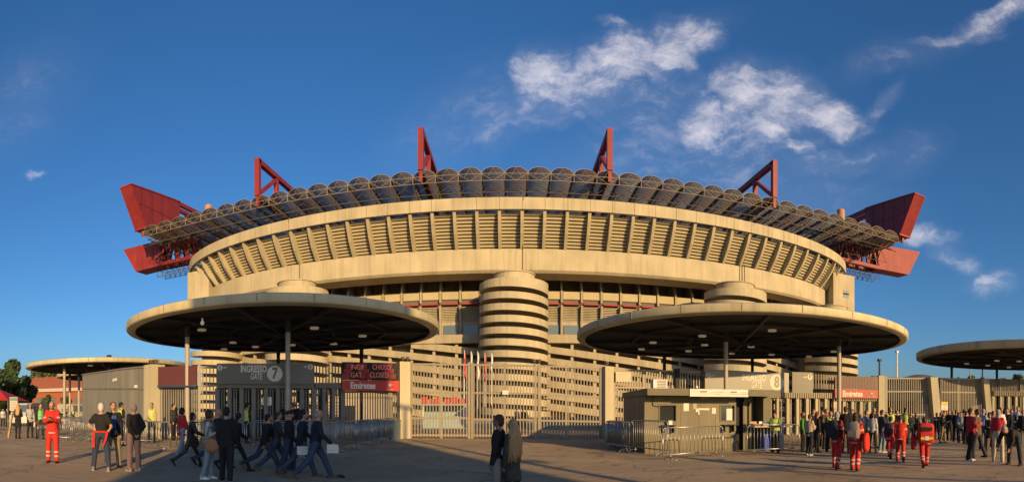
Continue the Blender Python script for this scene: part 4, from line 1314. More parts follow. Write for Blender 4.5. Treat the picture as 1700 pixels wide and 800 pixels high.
# ------------------------------------------------------------------ smaller street things
# signboard on a wooden post
p = G(17, 727)
t = thing('notice_post', 'white and green notice board on a slanting yellowish wooden post', 'signpost', p, .4)
m = MB(); m.bar((-.12, 0, 0), (.28, .02, 2.2), .09, .09); m.build('post', mat('raw_wood', (.45, .33, .14), .8, var=.2, scale=5), t)
m = MB(); m.box((.02, -.09, 1.55), (.54, -.05, 2.32)); b_ = m.build('board', mat('board_white', (.55, .52, .44), .7), t)
m = MB(); m.box((.04, -.096, 2.12), (.52, -.091, 2.28)); m.build('heading', mat('board_green', (.12, .30, .22), .7), b_)
m = MB(); [m.box((.08, -.095, 1.65 + .09 * k), (.42 + .04 * (k % 2), -.091, 1.67 + .09 * k)) for k in range(5)]; m.build('print', BARD, b_)
# green wheeled bin
p = G(331, 730)
GRN = mat('bin_green', (.06, .20, .04), .5, var=.15)
t = thing('wheeled_bin', 'green wheeled rubbish bin behind the leather-jacketed woman', 'bin', p, .2)
m = MB(); m.loft([[Vector((x * .26, y * .30, .08)) for x, y in ((-1, -1), (1, -1), (1, 1), (-1, 1))], [Vector((x * .33, y * .37, 1.0)) for x, y in ((-1, -1), (1, -1), (1, 1), (-1, 1))]])
for k in range(4): m.box((-.25 + k * .15, -.39 + 0.0, .3), (-.20 + k * .15, -.30, .92))
m.build('body', GRN, t)
m = MB(); m.box((-.36, -.42, 1.0), (.36, .42, 1.08)); m.build('lid', GRN, t)
for s_ in (-1, 1):
    m = MB(); m.tube((s_ * .3, .3, .1), (s_ * .36, .3, .1), .1, n=12); m.build('wheel', BLACK, t)
# vendor table with boxes
p = G(1293, 751); 
t = thing('vendor_table', 'folding table with blue-sided crates beneath, behind the cabin-side barrier', 'table', p + Vector((.2, 1.2, 0)), .1)
m = MB(); m.box((-.95, -.35, .92), (.95, .35, .96)); m.build('tabletop', mat('table_board', (.55, .42, .28), .6), t)
for sx_ in (-.85, .85):
    for sy_ in (-.3, .3):
        m = MB(); m.tube((sx_, sy_, 0), (sx_, sy_, .92), .02, n=6); m.build('leg', TSG, t)
BLUE = mat('crate_blue', (.03, .07, .40), .5)
tp = t.location.copy()
for k, (dx, w_, mt_, lab) in enumerate(((-.1, .38, BLUE, 'blue crate under the vendor table, closest to the cabin'), (.45, .3, mat('box_grey', (.35, .33, .3), .7), 'grey box under the vendor table beside the blue crate'))):
    c = thing('storage_crate', lab, 'crate', tp + Vector((dx, 0, 0)), .1)
    m = MB(); m.box((-w_ / 2, -.2, 0), (w_ / 2, .2, .6)); m.build('crate_body', mt_, c)
    m = MB(); m.box((-w_ / 2 - .02, -.22, .6), (w_ / 2 + .02, .22, .65)); m.build('rim', mt_, c)
for k, (dx, lab, mt_) in enumerate(((-.6, 'open cardboard box of sandwiches on the vendor table', mat('carton', (.45, .3, .14), .8)), (-.2, 'white tray in the middle of the vendor table', WHITE), (.35, 'red-lidded tub at the right end of the vendor table', SIGNRED))):
    c = thing('food_box', lab, 'food box', tp + Vector((dx, -.05, .96)), .2)
    m = MB(); m.box((-.16, -.12, 0), (.16, .12, .09)); m.build('box_body', mt_, c)
    m = MB(); m.box((-.17, .12, .0), (.17, .135, .18)); m.build('flap', mt_, c)
# dropped branch-like litter on the asphalt
p = G(556, 793)
t = thing('torn_strap', 'crumpled black strap lying on the asphalt in front of the walkers', 'litter', p)
m = MB(); m.path([(-.2, -.08, .02), (0, 0, .03), (.12, .14, .05), (.17, .15, .02)], .02, 6); m.path([(-.05, -.06, .02), (.15, .0, .025), (.25, .03, .015)], .018, 6); m.build('strap', BLACK, t)
# long service wing seen through the bars on the right
a, b = P(1468, HZ, 56), P(1760, HZ, 62); a.z = b.z = 0
t = thing('service_wing', 'long low tan service wing behind the right-hand bar gate and poster fence', 'building', ((a.x + b.x) / 2, (a.y + b.y) / 2, 0))
m = MB(); m.wallbox(a, b, 0, 4.6, 5); rel(t, m); m.build('wall', CONC_D, t)
m = MB(); m.wallbox(a, b, 4.6, 5.0, 5.6); rel(t, m); m.build('roof', CONC_R, t)
for k in range(7):
    q = a + (b - a) * ((k + .5) / 7); uu = (b - a).normalized(); nq = Vector((uu.y, -uu.x, 0)); q2 = q + nq * 2.53
    m = MB(); m.wallbox(q2 - uu * 1.6, q2 + uu * 1.6, 2.2 if k % 2 else .2, 3.4 if k % 2 else 2.6, .06); rel(t, m); m.build('window' if k % 2 else 'door', GLASS if k % 2 else BLACK, t)
# plinth wall behind the crowd on the right, shade painted in as black
a, b = Vector((*fp(1470, -.3), 0)), Vector((*fp(1700, -.3), 0))
t = thing('plinth_wall', 'low plinth wall blackened as shade at the foot of the fence behind the right-hand crowd', 'low wall', ((a.x + b.x) / 2, (a.y + b.y) / 2, 0))
m = MB(); m.wallbox(a, b, 0, .55, .25); rel(t, m); m.build('wall', BLACK, t)

# ------------------------------------------------------------------ far left: brick building, canopy posts, vehicles, tent, trees
BRICK = mat('red_brick', (.34, .10, .05), .85, var=.12, scale=1.5)
TILE = mat('red_roof', (.40, .13, .07), .8, var=.1, scale=.6)
a = P(34, HZ, 118); b = P(215, HZ, 100); a.z = b.z = 0
u_ = (b - a).normalized(); yaw2 = math.atan2(u_.y, u_.x); L_ = (b - a).length
t = thing('brick_building', 'long low red brick building with red roof beyond the far canopies', 'building', a, yaw2)
m = MB(); m.box((0, 0, 0), (L_, 14, 5.6)); m.build('wall', BRICK, t)
m = MB(); m.box((-.4, -.6, 5.6), (L_ + .4, 15, 6.3)); m.build('eaves', mat('pale_fascia', (.5, .42, .34), .7), t)
m = MB(); m.add([(-.4, -.6, 6.3), (L_ + .4, -.6, 6.3), (L_ + .4, 5, 9.3), (-.4, 5, 9.3), (L_ + .4, 15, 6.3), (-.4, 15, 6.3)], [(0, 1, 2, 3), (3, 2, 4, 5), (0, 3, 5), (1, 4, 2)]); m.build('roof', TILE, t)
for k in range(8):
    x = 1.5 + k * L_ / 8.2
    m = MB(); m.box((x, -.06, 2.2), (x + 1.8, .02, 4.3)); w = m.build('window', GLASS, t)
    m = MB(); m.box((x - .1, -.09, 2.08), (x + 1.9, -.062, 2.2)); m.build('sill', PIL, w)

def leaf_material(name, c1, c2):
    m = bpy.data.materials.new(name); m.use_nodes = True
    nt = m.node_tree; N, L = nt.nodes, nt.links
    b = N['Principled BSDF']; b.inputs['Roughness'].default_value = .65
    n = N.new('ShaderNodeTexNoise'); n.inputs['Scale'].default_value = .9; n.inputs['Detail'].default_value = 4
    geo = N.new('ShaderNodeNewGeometry'); L.new(geo.outputs['Position'], n.inputs['Vector'])
    r = N.new('ShaderNodeValToRGB'); L.new(n.outputs[0], r.inputs[0])
    r.color_ramp.elements[0].position = .35; r.color_ramp.elements[0].color = (*c1, 1)
    r.color_ramp.elements[1].position = .65; r.color_ramp.elements[1].color = (*c2, 1)
    L.new(r.outputs[0], b.inputs['Base Color'])
    return m
LEAF = [leaf_material('leaf_deep', (.020, .040, .012), (.05, .085, .022)), leaf_material('leaf_mid', (.035, .06, .015), (.085, .11, .03)), leaf_material('leaf_dry', (.06, .07, .02), (.12, .12, .04))]
BARK = mat('bark', (.10, .075, .05), .9, var=.3, scale=6)
def make_crown(seed, h, r, n, leaf, base=.25):
    rg = random.Random(seed); m = MB()
    lobes = []
    for k in range(13):
        a_ = rg.uniform(0, 6.28); q = rg.uniform(.1, .75) * r
        z = h * (base + (1 - base) * rg.uniform(.12, .86))
        q *= 1.1 - .55 * abs(z / h - .5)
        lobes.append((Vector((math.cos(a_) * q, math.sin(a_) * q, z)), r * rg.uniform(.26, .48)))
    lobes.append((Vector((0, 0, h * .86)), r * .33))
    for k in range(n):
        c, q = lobes[rg.randrange(len(lobes))]
        d = Vector((rg.gauss(0, 1), rg.gauss(0, 1), rg.gauss(0, 1))).normalized()
        p = c + d * q * (rg.random() ** .35) * (1 + .15 * mnoise.noise(d * 3 + c))
        x = Vector((rg.gauss(0, 1), rg.gauss(0, 1), rg.gauss(0, 1))).normalized(); y = x.cross(d).normalized() if abs(x.dot(d)) < .95 else Vector((0, 0, 1))
        s_ = leaf * rg.uniform(.6, 1.4)
        m.add([p - x * s_, p + y * s_ * .6, p + x * s_, p - y * s_ * .6], [(0, 1, 2, 3)])
    return m, lobes
def tree(px, D, ytop, wpx, label, kind=0, n=5000, seed=1, base=.22, name='broadleaf_tree', group='background trees'):
    p = P(px, ytop, D); h = p.z; r = wpx / 2 / F * D
    t = thing(name, label, 'tree', (p.x, p.y, 0), 0, group)
    m, lobes = make_crown(seed, h, r, n, .020 * h + .10, base); m.build('crown', LEAF[kind], t)
    m = MB(); m.tube((0, 0, 0), (0, 0, h * .35), .035 * h, .025 * h, n=9); m.tube((0, 0, h * .35), (.1, 0, h * .75), .025 * h, .008 * h, n=8)
    for c, q in lobes[:7]: m.tube((0, 0, h * rgz(seed, c)), c, .011 * h, .004 * h, n=6)
    m.build('trunk', BARK, t)
def rgz(seed, c): return .3 + .25 * abs(math.sin(c.x * 3 + seed))
tree(18, 66, 594, 62, 'tallest dark tree at the left edge, in front of the brick building', 0, 9000, 3, .12)
tree(-14, 62, 618, 60, 'dark tree cut by the left edge of the picture', 0, 6000, 4, .12)
tree(38, 72, 622, 44, 'lower dark bushy tree against the end of the brick building', 0, 5500, 5, .08)
for k, (px, yt, w_, lab) in enumerate(((58, 606, 44, 'tree behind the brick roof beside the tall dark tree'), (84, 609, 46, 'tree behind the brick roof under the left tip of the far canopy'), (108, 612, 44, 'tree behind the brick roof in line with the white canopy pole'), (130, 616, 42, 'tree behind the brick roof beside the grey sheet fence'), (152, 617, 40, 'tree behind the brick roof, mostly hidden by the sheet fence'))):
    tree(px, 145, yt, w_, lab, 1, 4200, 20 + k, .1)
tree(80, 96, 655, 34, 'dark rounded shrub-like tree in front of the brick wall', 0, 2500, 41, .0)
tree(110, 94, 655, 30, 'second dark shrub-like tree in front of the brick wall, nearer the canopy poles', 0, 2500, 42, .0)
for k, (px, yt, w_, D, lab) in enumerate(((1614, 617, 22, 130, 'small tree rising behind the fence left of the dark canopy pole'), (1631, 619, 20, 132, 'rounded tree top behind the fence under the dark canopy'), (1665, 624, 22, 140, 'low tree top behind the fence right of the canopy pole'), (1695, 620, 34, 120, 'tree top at the right edge under the dark canopy'), (1448, 619, 26, 150, 'wide flat tree top behind the faded display board'), (1470, 621, 20, 150, 'little tree top behind the bright pillar'))):
    tree(px, D, yt, w_, lab, 0 if k % 2 else 1, 2600, 60 + k, .3)
# coaches / vans far left
def van(px, D, rz, col, label, L=5.2, H=2.3):
    p = P(px, HZ, D); t = thing('parked_van', label, 'van', (p.x, p.y, 0), rz)
    body = mat('van_' + label.split()[0], col, .35, var=.04); m = MB(); h = L / 2; w = .95
    rings = []
    for x in (-w, w):
        rings.append([Vector((x, y, z)) for y, z in ((-h, .35), (-h, 1.1), (-h + .35, 1.35), (-h + 1.1, H - .1), (-h + 1.4, H), (h - .1, H), (h, H - .15), (h, .35))])
    m.loft(rings); m.build('body', body, t)
    m = MB(); m.add([(-w * .9, -h + .38, 1.38), (w * .9, -h + .38, 1.38), (w * .85, -h + 1.02, H - .2), (-w * .85, -h + 1.02, H - .2)], [(0, 1, 2, 3)])
    m.v = [(x, y - .03, z + .02) for x, y, z in m.v]; m.build('windscreen', GLASS, t)
    for s_ in (-1, 1):
        m = MB(); m.box((s_ * w - .01, -h + 1.3, 1.3), (s_ * w + .01, -h + 2.2, H - .3)); m.build('side_window', GLASS, t)
        for y in (-h + .9, h - .9):
            m = MB(); m.tube((s_ * (w - .2), y, .33), (s_ * (w + .01), y, .33), .33, n=16); m.build('wheel', BLACK, t)
        m = MB(); m.box((s_ * .7 - .15, -h - .02, .75), (s_ * .7 + .15, -h + .02, .95)); m.build('headlight', WHITE, t)
    return t
van(49, 52, .5, (.62, .62, .60), 'white van parked by the brick building behind the dark-coated women')
van(120, 68, 1.3, (.55, .54, .50), 'pale van behind the far canopy poles', 5.6, 2.4)
# red tent
p = P(-2, HZ, 34)
t = thing('market_tent', 'red pointed tent roof at the left edge above the barriers', 'tent', (p.x, p.y, 0), .5)
m = MB(); m.add([(-1.5, -1.5, 2.2), (1.5, -1.5, 2.2), (1.5, 1.5, 2.2), (-1.5, 1.5, 2.2), (0, 0, 3.0)], [(0, 1, 4), (1, 2, 4), (2, 3, 4), (3, 0, 4), (3, 2, 1, 0)]); m.build('canopy', mat('tent_red', (.55, .04, .03), .6), t)
for x in (-1.45, 1.45):
    for y in (-1.45, 1.45):
        m = MB(); m.tube((x, y, 0), (x, y, 2.2), .03, n=6); m.build('pole', TSG, t)
# pylons, dome and roofs on the right horizon
def mast(px, ytop, D, w, mt_, label, arm=False, name='mast'):
    p = P(px, ytop, D); t = thing(name, label, 'mast', (p.x, p.y, 0))
    m = MB(); m.tube((0, 0, 0), (0, 0, p.z), w, w * .7, n=10); m.build('shaft', mt_, t)
    m = MB(); m.box((-w * 1.3, -w * 1.3, p.z), (w * 1.3, w * 1.3, p.z + w * 2)); m.build('cap', mt_, t)
mast(1460, 600, 90, .22, SOFB, 'dark square-headed mast behind the faded display board')
mast(1489, 586, 170, .35, WHITE, 'tall thin white pylon on the horizon above the bar gate')
mast(1631, 608, 60, .12, SOFB, 'short dark post under the dark round canopy')
mast(1611, 612, 60, .10, POLE, 'thin grey post left of the tree under the dark canopy')
mast(181, 594, 44, .12, SOFB, 'thin dark post against the pale far canopy rim')
mast(144, 605, 46, .10, SOFB, 'short thin post in front of the smallest canopy')
p = P(1528, HZ, 125)
t = thing('round_pavilion', 'grey low round-roofed pavilion peeking over the bar gate', 'building', (p.x, p.y, 0))
m = MB(); n = 28
rg_ = lambda q, z: [Vector((math.cos(2 * math.pi * i / n) * q, math.sin(2 * math.pi * i / n) * q, z)) for i in range(n)]
m.loft([rg_(7.5, 0), rg_(7.5, 8.0)]); m.build('wall', CONC_D, t)
m = MB(); m.loft([rg_(8.3, 8.0), rg_(8.3, 8.4), rg_(5, 9.4), rg_(1.5, 10.2), rg_(.2, 10.3)]); m.build('roof', mat('slate_roof', (.16, .15, .14), .7), t)
p = P(1606, 574, 50)
t = thing('canopy_lantern', 'small white lantern on top of the dark round canopy', 'lantern', p)
m = MB(); m.tube((0, 0, -.6), (0, 0, 0), .3, n=14); m.build('base', POLE, t); m = MB(); m.ball((0, 0, .05), (.3, .3, .2), 12, 6); m.build('dome', WHITE, t)
# distant ridge line of town trees closes the horizon
m = MB(); rg3 = random.Random(5)
for k in range(5200):
    a_ = rg3.uniform(-1.5, 1.5); D = rg3.uniform(330, 380); zc = (5 + 4 * mnoise.noise(Vector((a_ * 9, 0, 0))) + 2.5 * mnoise.noise(Vector((a_ * 40, 3, 0)))) * rg3.random() ** .6
    p = Vector((D * math.sin(a_), D * math.cos(a_), max(.2, zc + 2))); s_ = rg3.uniform(.8, 1.9)
    x = Vector((rg3.gauss(0, 1), rg3.gauss(0, 1), rg3.gauss(0, 1))).normalized(); y = Vector((0, 0, 1))
    m.add([p - x * s_, p - y * s_, p + x * s_, p + y * s_], [(0, 1, 2, 3)])
o = m.build('distant_woods', LEAF[1]); structure(o, 'stuff')

# ------------------------------------------------------------------ unseen objects set behind the photographer to throw the long shadows
d = Vector((-to_sun.x, -to_sun.y, 0)).normalized(); prp = Vector((-d.y, d.x, 0))
base = G(560, 735)
def behind(pt, dist): return Vector((pt.x - d.x * dist, pt.y - d.y * dist, 0))
c = behind(Vector((-3.8, 10.75, 0)), 48)  # added block, placed and sized so its shade covers the left gates
t = thing('shadow_caster', 'tall unseen block added behind the viewer to cast the wide shade', 'building', c, math.atan2(d.y, d.x))
m = MB(); m.box((-3, -5.0, 0), (3, 5.0, 24)); m.build('wall', CONC, t)
m = MB(); m.box((-3.2, -5.2, 24), (3.2, 5.2, 24.5)); m.build('roof', CONC_D, t)
for k in range(4):
    for j in range(3):
        m = MB(); m.box((2.98, -3.6 + j * 2.8, 2 + k * 4), (3.06, -2.2 + j * 2.8, 3.6 + k * 4)); m.build('window', GLASS, t)
for k, (pt, dist, h, lab) in enumerate(((G(815, 757), 26, 11.0, 'tall lamp post behind the viewer, its shadow reaching the concrete pillar'), (G(1010, 792), 24, 7.0, 'added lamp post behind the viewer, casting a thin shadow near the couple'), (G(1400, 788), 30, 8.0, 'added lamp post behind the viewer, casting a thin shadow by the medics'))):
    c = behind(pt, dist)
    t = thing('street_lamp', lab, 'street lamp', c)  # unseen posts put in for their long thin shadows
    m = MB(); m.tube((0, 0, 0), (0, 0, h), .16, .10, n=10); m.build('pole', POLE, t)
    m = MB(); m.box((-.7, -.15, h), (.7, .15, h + .15)); m.build('lamp_head', POLE, t)
# ------------------------------------------------------------------ people
SKIN = mat('skin', (.50, .27, .17), .55, var=.05)
SKIN_D = mat('skin_tanned', (.36, .18, .11), .55, var=.05)
EYE = mat('eye_dark', (.02, .015, .012), .3)
def remesh(mb, name, voxel, wob=0.0, fn=None):
    o = bpy.data.objects.new(name, mb.mesh(name, [SKIN]))
    WORK.collection.objects.link(o)
    md = o.modifiers.new('r', 'REMESH'); md.mode = 'VOXEL'; md.voxel_size = voxel; md.use_smooth_shade = True
    s_ = o.modifiers.new('s', 'SMOOTH'); s_.iterations = 2; s_.factor = .5
    dg = WORK.view_layers[0].depsgraph; dg.update()
    me = bpy.data.meshes.new_from_object(o.evaluated_get(dg))
    bpy.data.objects.remove(o)
    if wob:
        for v in me.vertices:
            q = v.co
            v.co += v.normal * (wob * (mnoise.noise(Vector((q.x * 9, q.y * 9, q.z * 22))) + .6 * mnoise.noise(q * 30)))
    me.polygons.foreach_set('use_smooth', [True] * len(me.polygons))
    me.name = name
    return me

def fk(p):
    """joint positions of a 1.75 m figure for pose p; looks along +Y"""
    j = {}
    lean = R(p.get('lean', 0)); hipz = .93
    def leg(s, a, k, sp):
        a = R(a); k = R(k); sp = R(sp)
        hip = Vector((s * .092, 0, hipz))
        knee = hip + Vector((s * math.sin(sp), math.sin(a), -math.cos(a))) .normalized() * .435
        b = a - k
        ank = knee + Vector((s * math.sin(sp) * .6, math.sin(b), -math.cos(b))).normalized() * .42
        return hip, knee, ank, b
    lg = [leg(-1, p.get('la', 0), p.get('lk', 3), p.get('sp', 3)), leg(1, p.get('ra', 0), p.get('rk', 3), p.get('sp', 3))]
    drop = min(l[2].z for l in lg) - .085
    for n, l in zip('LR', lg):
        j['hip' + n], j['knee' + n], j['ank' + n] = [q - Vector((0, 0, drop)) for q in l[:3]]
        j['toe' + n] = l[3]
    root = Vector((0, 0, hipz - drop))
    ML = Matrix.Translation(root) @ Matrix.Rotation(-lean, 4, 'X') @ Matrix.Translation(-Vector((0, 0, hipz)))
    j['ML'] = ML
    tw = R(p.get('twist', 0))
    MT = ML @ Matrix.Rotation(tw, 4, 'Z'); j['MT'] = MT
    for n, s in (('L', -1), ('R', 1)):
        a, e, sd, tn = [R(p.get(n.lower() + q, dflt)) for q, dflt in (('sw', 0), ('el', 12), ('sd', 9), ('tn', 5))]
        sh = MT @ Vector((s * .160, -.005, 1.405))
        base = R(p.get('arm_abs', 1) * 0) - lean * .0
        d1 = Vector((s * math.sin(sd), math.sin(a) * math.cos(sd), -math.cos(a) * math.cos(sd)))
        d2 = Vector((-s * math.sin(tn), math.sin(a + e) * math.cos(tn), -math.cos(a + e) * math.cos(tn)))
        if not p.get('hang'):
            R3 = Matrix.Rotation(tw, 3, 'Z'); d1 = R3 @ d1; d2 = R3 @ d2
        j['sh' + n] = sh; j['elb' + n] = sh + d1 * .285; j['wr' + n] = j['elb' + n] + d2 * .25; j['hd' + n] = d2
    nod = R(p.get('nod', 0)); turn = R(p.get('turn', 0))
    nb = MT @ Vector((0, -.005, 1.475)); j['neck'] = nb
    MH = Matrix.Translation(nb) @ (ML.to_3x3().to_4x4() if p.get('stiff') else Matrix.Rotation(-lean * .45, 4, 'X')) @ Matrix.Rotation(tw + turn, 4, 'Z') @ Matrix.Rotation(-nod, 4, 'X')
    j['MH'] = MH; j['head'] = MH @ Vector((0, .02, .145))
    return j

TORSO = [(.86, .135, .095), (.95, .160, .112), (1.05, .140, .100), (1.16, .142, .104), (1.28, .158, .112), (1.37, .155, .100), (1.43, .110, .078), (1.48, .062, .060), (1.53, .054, .056)]
def torso_rings(j, g=0.0, z0=0, z1=9, levels=TORSO, waistg=0, n=18):
    out = []
    for z, rx, ry in levels:
        if z < z0 - 1e-6 or z > z1 + 1e-6: continue
        Mx = j['MT'] if z > 1.1 else j['ML']
        gg = g + (waistg if 1.0 < z < 1.2 else 0)
        out.append([Mx @ Vector((math.cos(2 * math.pi * i / n) * (rx + gg), math.sin(2 * math.pi * i / n) * (ry + gg), z)) for i in range(n)])
    return out
def limb(m, pts, rs, n=12):
    for i in range(len(pts) - 1): m.tube(pts[i], pts[i + 1], rs[i], rs[i + 1], n=n)
    for q, r in zip(pts, rs): m.ball(q, r, n, 7)
def body_mesh(pk, p, fem):
    j = fk(p); m = MB()
    m.loft(torso_rings(j, -.006 if fem else 0))
    for s in 'LR':
        limb(m, [j['hip' + s], j['knee' + s], j['ank' + s]], [.083, .052, .036])
        limb(m, [j['sh' + s], j['elb' + s], j['wr' + s]], [.050, .038, .026])
        h = j['wr' + s] + j['hd' + s] * .05
        limb(m, [j['wr' + s], h], [.024, .033], 10)
        f = Vector((0, math.cos(j['toe' + s]), math.sin(j['toe' + s])))
        limb(m, [j['ank' + s], j['ank' + s] + f * .05 - Vector((0, 0, .03))], [.030, .022], 8)
    MH = j['MH']
    m.tube(j['neck'] - Vector((0, 0, .03)), MH @ Vector((0, .01, .08)), .056, .050, n=14)
    def hs(v):
        if v.z < 0: v.x *= 1 - .28 * (v.z / -.12) ** 2; v.y *= 1 - .10 * (v.z / -.12)
        if v.y > .05 and v.z < -.02: v.y += .006
        return v
    m.ball(MH @ Vector((0, .018, .155)), (.076, .096, .120), 20, 14, M=MH.to_3x3().to_4x4(), fn=hs)
    m.tube(MH @ Vector((0, .095, .175)), MH @ Vector((0, .128, .135)), .010, .017, n=8)
    m.ball(MH @ Vector((0, .118, .137)), .016, 8, 6)
    for s in (-1, 1): m.ball(MH @ Vector((s * .078, .008, .148)), (.012, .02, .032), 8, 6)
    me = remesh(m, 'person', .019)
    # separate fingers, thumb and the dark of eyes, brows and mouth are joined to the body's own mesh
    x = MB()
    for s in 'LR':
        d = j['hd' + s]; w = j['wr' + s]; side = d.cross(Vector((0, 1, .01))).normalized() if abs(d.y) < .95 else Vector((1, 0, 0))
        nrm = side.cross(d)
        inn = -nrm
        c = w + d * .075
        for k, (off, ln) in enumerate(((-.027, .062), (-.009, .072), (.009, .068), (.026, .052))):
            b = c + nrm * off
            mid = b + d * ln * .55 + side * (.004 if s == 'L' else -.004); tip = mid + d * ln * .40 + side * (.014 if s == 'L' else -.014)
            x.tube(b - d * .02, mid, .0095, .0088, n=6); x.tube(mid, tip, .0088, .0068, n=6)
        b = w + d * .03 + nrm * .028
        x.tube(b, b + (d * .6 + nrm * .8).normalized() * .035, .011, .010, n=6)
        q = b + (d * .6 + nrm * .8).normalized() * .033; x.tube(q, q + (d * .9 + nrm * .3).normalized() * .028, .010, .008, n=6)
    nskin = len(x.f)
    Mq = MH
    for s in (-1, 1):
        x.ball(MH @ Vector((s * .030, .103, .170)), (.011, .006, .006), 8, 5, 1, M=MH.to_3x3().to_4x4())
        x.bar(MH @ Vector((s * .016, .110, .188)), MH @ Vector((s * .045, .100, .187)), .010, .006, 1)
    x.bar(MH @ Vector((-.020, .104, .096)), MH @ Vector((.020, .104, .096)), .012, .006, 1)
    v0 = [tuple(v.co) for v in me.vertices]; f0 = [tuple(q.vertices) for q in me.polygons]
    o_ = len(v0)
    me2 = bpy.data.meshes.new('person')
    me2.from_pydata(v0 + x.v, [], f0 + [tuple(i + o_ for i in f) for f in x.f])
    me2.materials.append(SKIN); me2.materials.append(EYE)
    me2.polygons.foreach_set('material_index', [0] * len(f0) + x.m)
    me2.polygons.foreach_set('use_smooth', [True] * len(me2.polygons)); me2.update()
    bpy.data.meshes.remove(me)
    return me2, j

def garment(kind, p, j, fem):
    m = MB(); wob = .007
    vox = .023
    if kind in ('trousers', 'jeans', 'skinny', 'shorts'):
        g = .012 if kind == 'skinny' else .022
        m.loft(torso_rings(j, g - .004, .86, 1.06))
        for s in 'LR':
            a, k, n_ = j['ank' + s], j['knee' + s], j['hip' + s]
            low = a + (k - a) * (-.04 if kind != 'shorts' else .9)
            r = {'trousers': (.104, .082, .070), 'jeans': (.102, .078, .062), 'skinny': (.096, .068, .052), 'shorts': (.102, .085, .085)}[kind]
            limb(m, [n_, k, low], r)
    elif kind in ('jacket', 'tee', 'shirt', 'coat', 'cardigan', 'tunic', 'suit_top', 'tied'):
        g = {'jacket': .024, 'tee': .013, 'shirt': .016, 'coat': .026, 'cardigan': .022, 'tunic': .022, 'suit_top': .026}[kind]
        if fem: g -= .004
        lv = list(TORSO[:-2]) + [(1.465, .078, .072)]
        if kind in ('coat', 'tunic'):
            lv = [(.60 if kind == 'coat' else .74, .19, .15), (.75 if kind == 'coat' else .80, .178, .13)] + lv
        elif kind in ('jacket', 'cardigan', 'suit_top'):
            lv = [(.81, .152, .112)] + lv
        rings = torso_rings(j, g, levels=lv)
        m.loft(rings)
        sl = {'tee': .55}.get(kind, 1.95)
        for s in 'LR':
            sh, e, w = j['sh' + s], j['elb' + s], j['wr' + s]
            sh2 = sh + (j['neck'] - sh) * .12
            if kind == 'tee': limb(m, [sh2, sh + (e - sh) * .62], [.072, .068])
            else:
                q = 0 if kind in ('shirt',) else .008
                limb(m, [sh2, e, w + (w - e) * .03], [.070 + q, .056 + q, .042 + q])
    elif kind == 'vest':
        m.loft(torso_rings(j, .040, .95, 1.44))
        for s in 'LR': m.ball(j['sh' + s] + (j['neck'] - j['sh' + s]) * .25, .075, 10, 7)
        wob = .004
    elif kind == 'skirt':
        m.loft(torso_rings(j, .02, levels=[(.52, .20, .15), (.8, .18, .13), (1.02, .14, .10)]))
    me = remesh(m, kind, vox, wob)
    # second slot: reflective or contrast bands worn at fixed heights of the garment
    if kind in ('vest', 'suit_top', 'trousers'):
        MI = j['MT'].inverted()
        idx = []
        for q in me.polygons:
            c = q.center; b = 0
            if kind == 'trousers':
                for s in 'LR':
                    a, k = j['ank' + s], j['knee' + s]; ax = k - a
                    t = (c - a).dot(ax) / ax.length_squared
                    if (c - (a + ax * t)).length < .12 and (.22 < t < .34 or .50 < t < .62): b = 1
            else:
                z = (MI @ c).z; x_ = (MI @ c).x
                if kind == 'vest':
                    if 1.02 < z < 1.07 or 1.15 < z < 1.20 or (.07 < abs(x_) < .11 and z > 1.15): b = 1
                else:
                    if .82 < z < .87: b = 1
                    for s in 'LR':
                        e, w = j['elb' + s], j['wr' + s]; sh = j['sh' + s]
                        ax = e - sh; t = (c - sh).dot(ax) / ax.length_squared
                        if (c - (sh + ax * t)).length < .085 and .55 < t < .72 and abs(x_) > .15: b = 1
            idx.append(b)
        me.materials.clear(); me.materials.append(SKIN); me.materials.append(SKIN)
        me.polygons.foreach_set('material_index', idx)
    return me

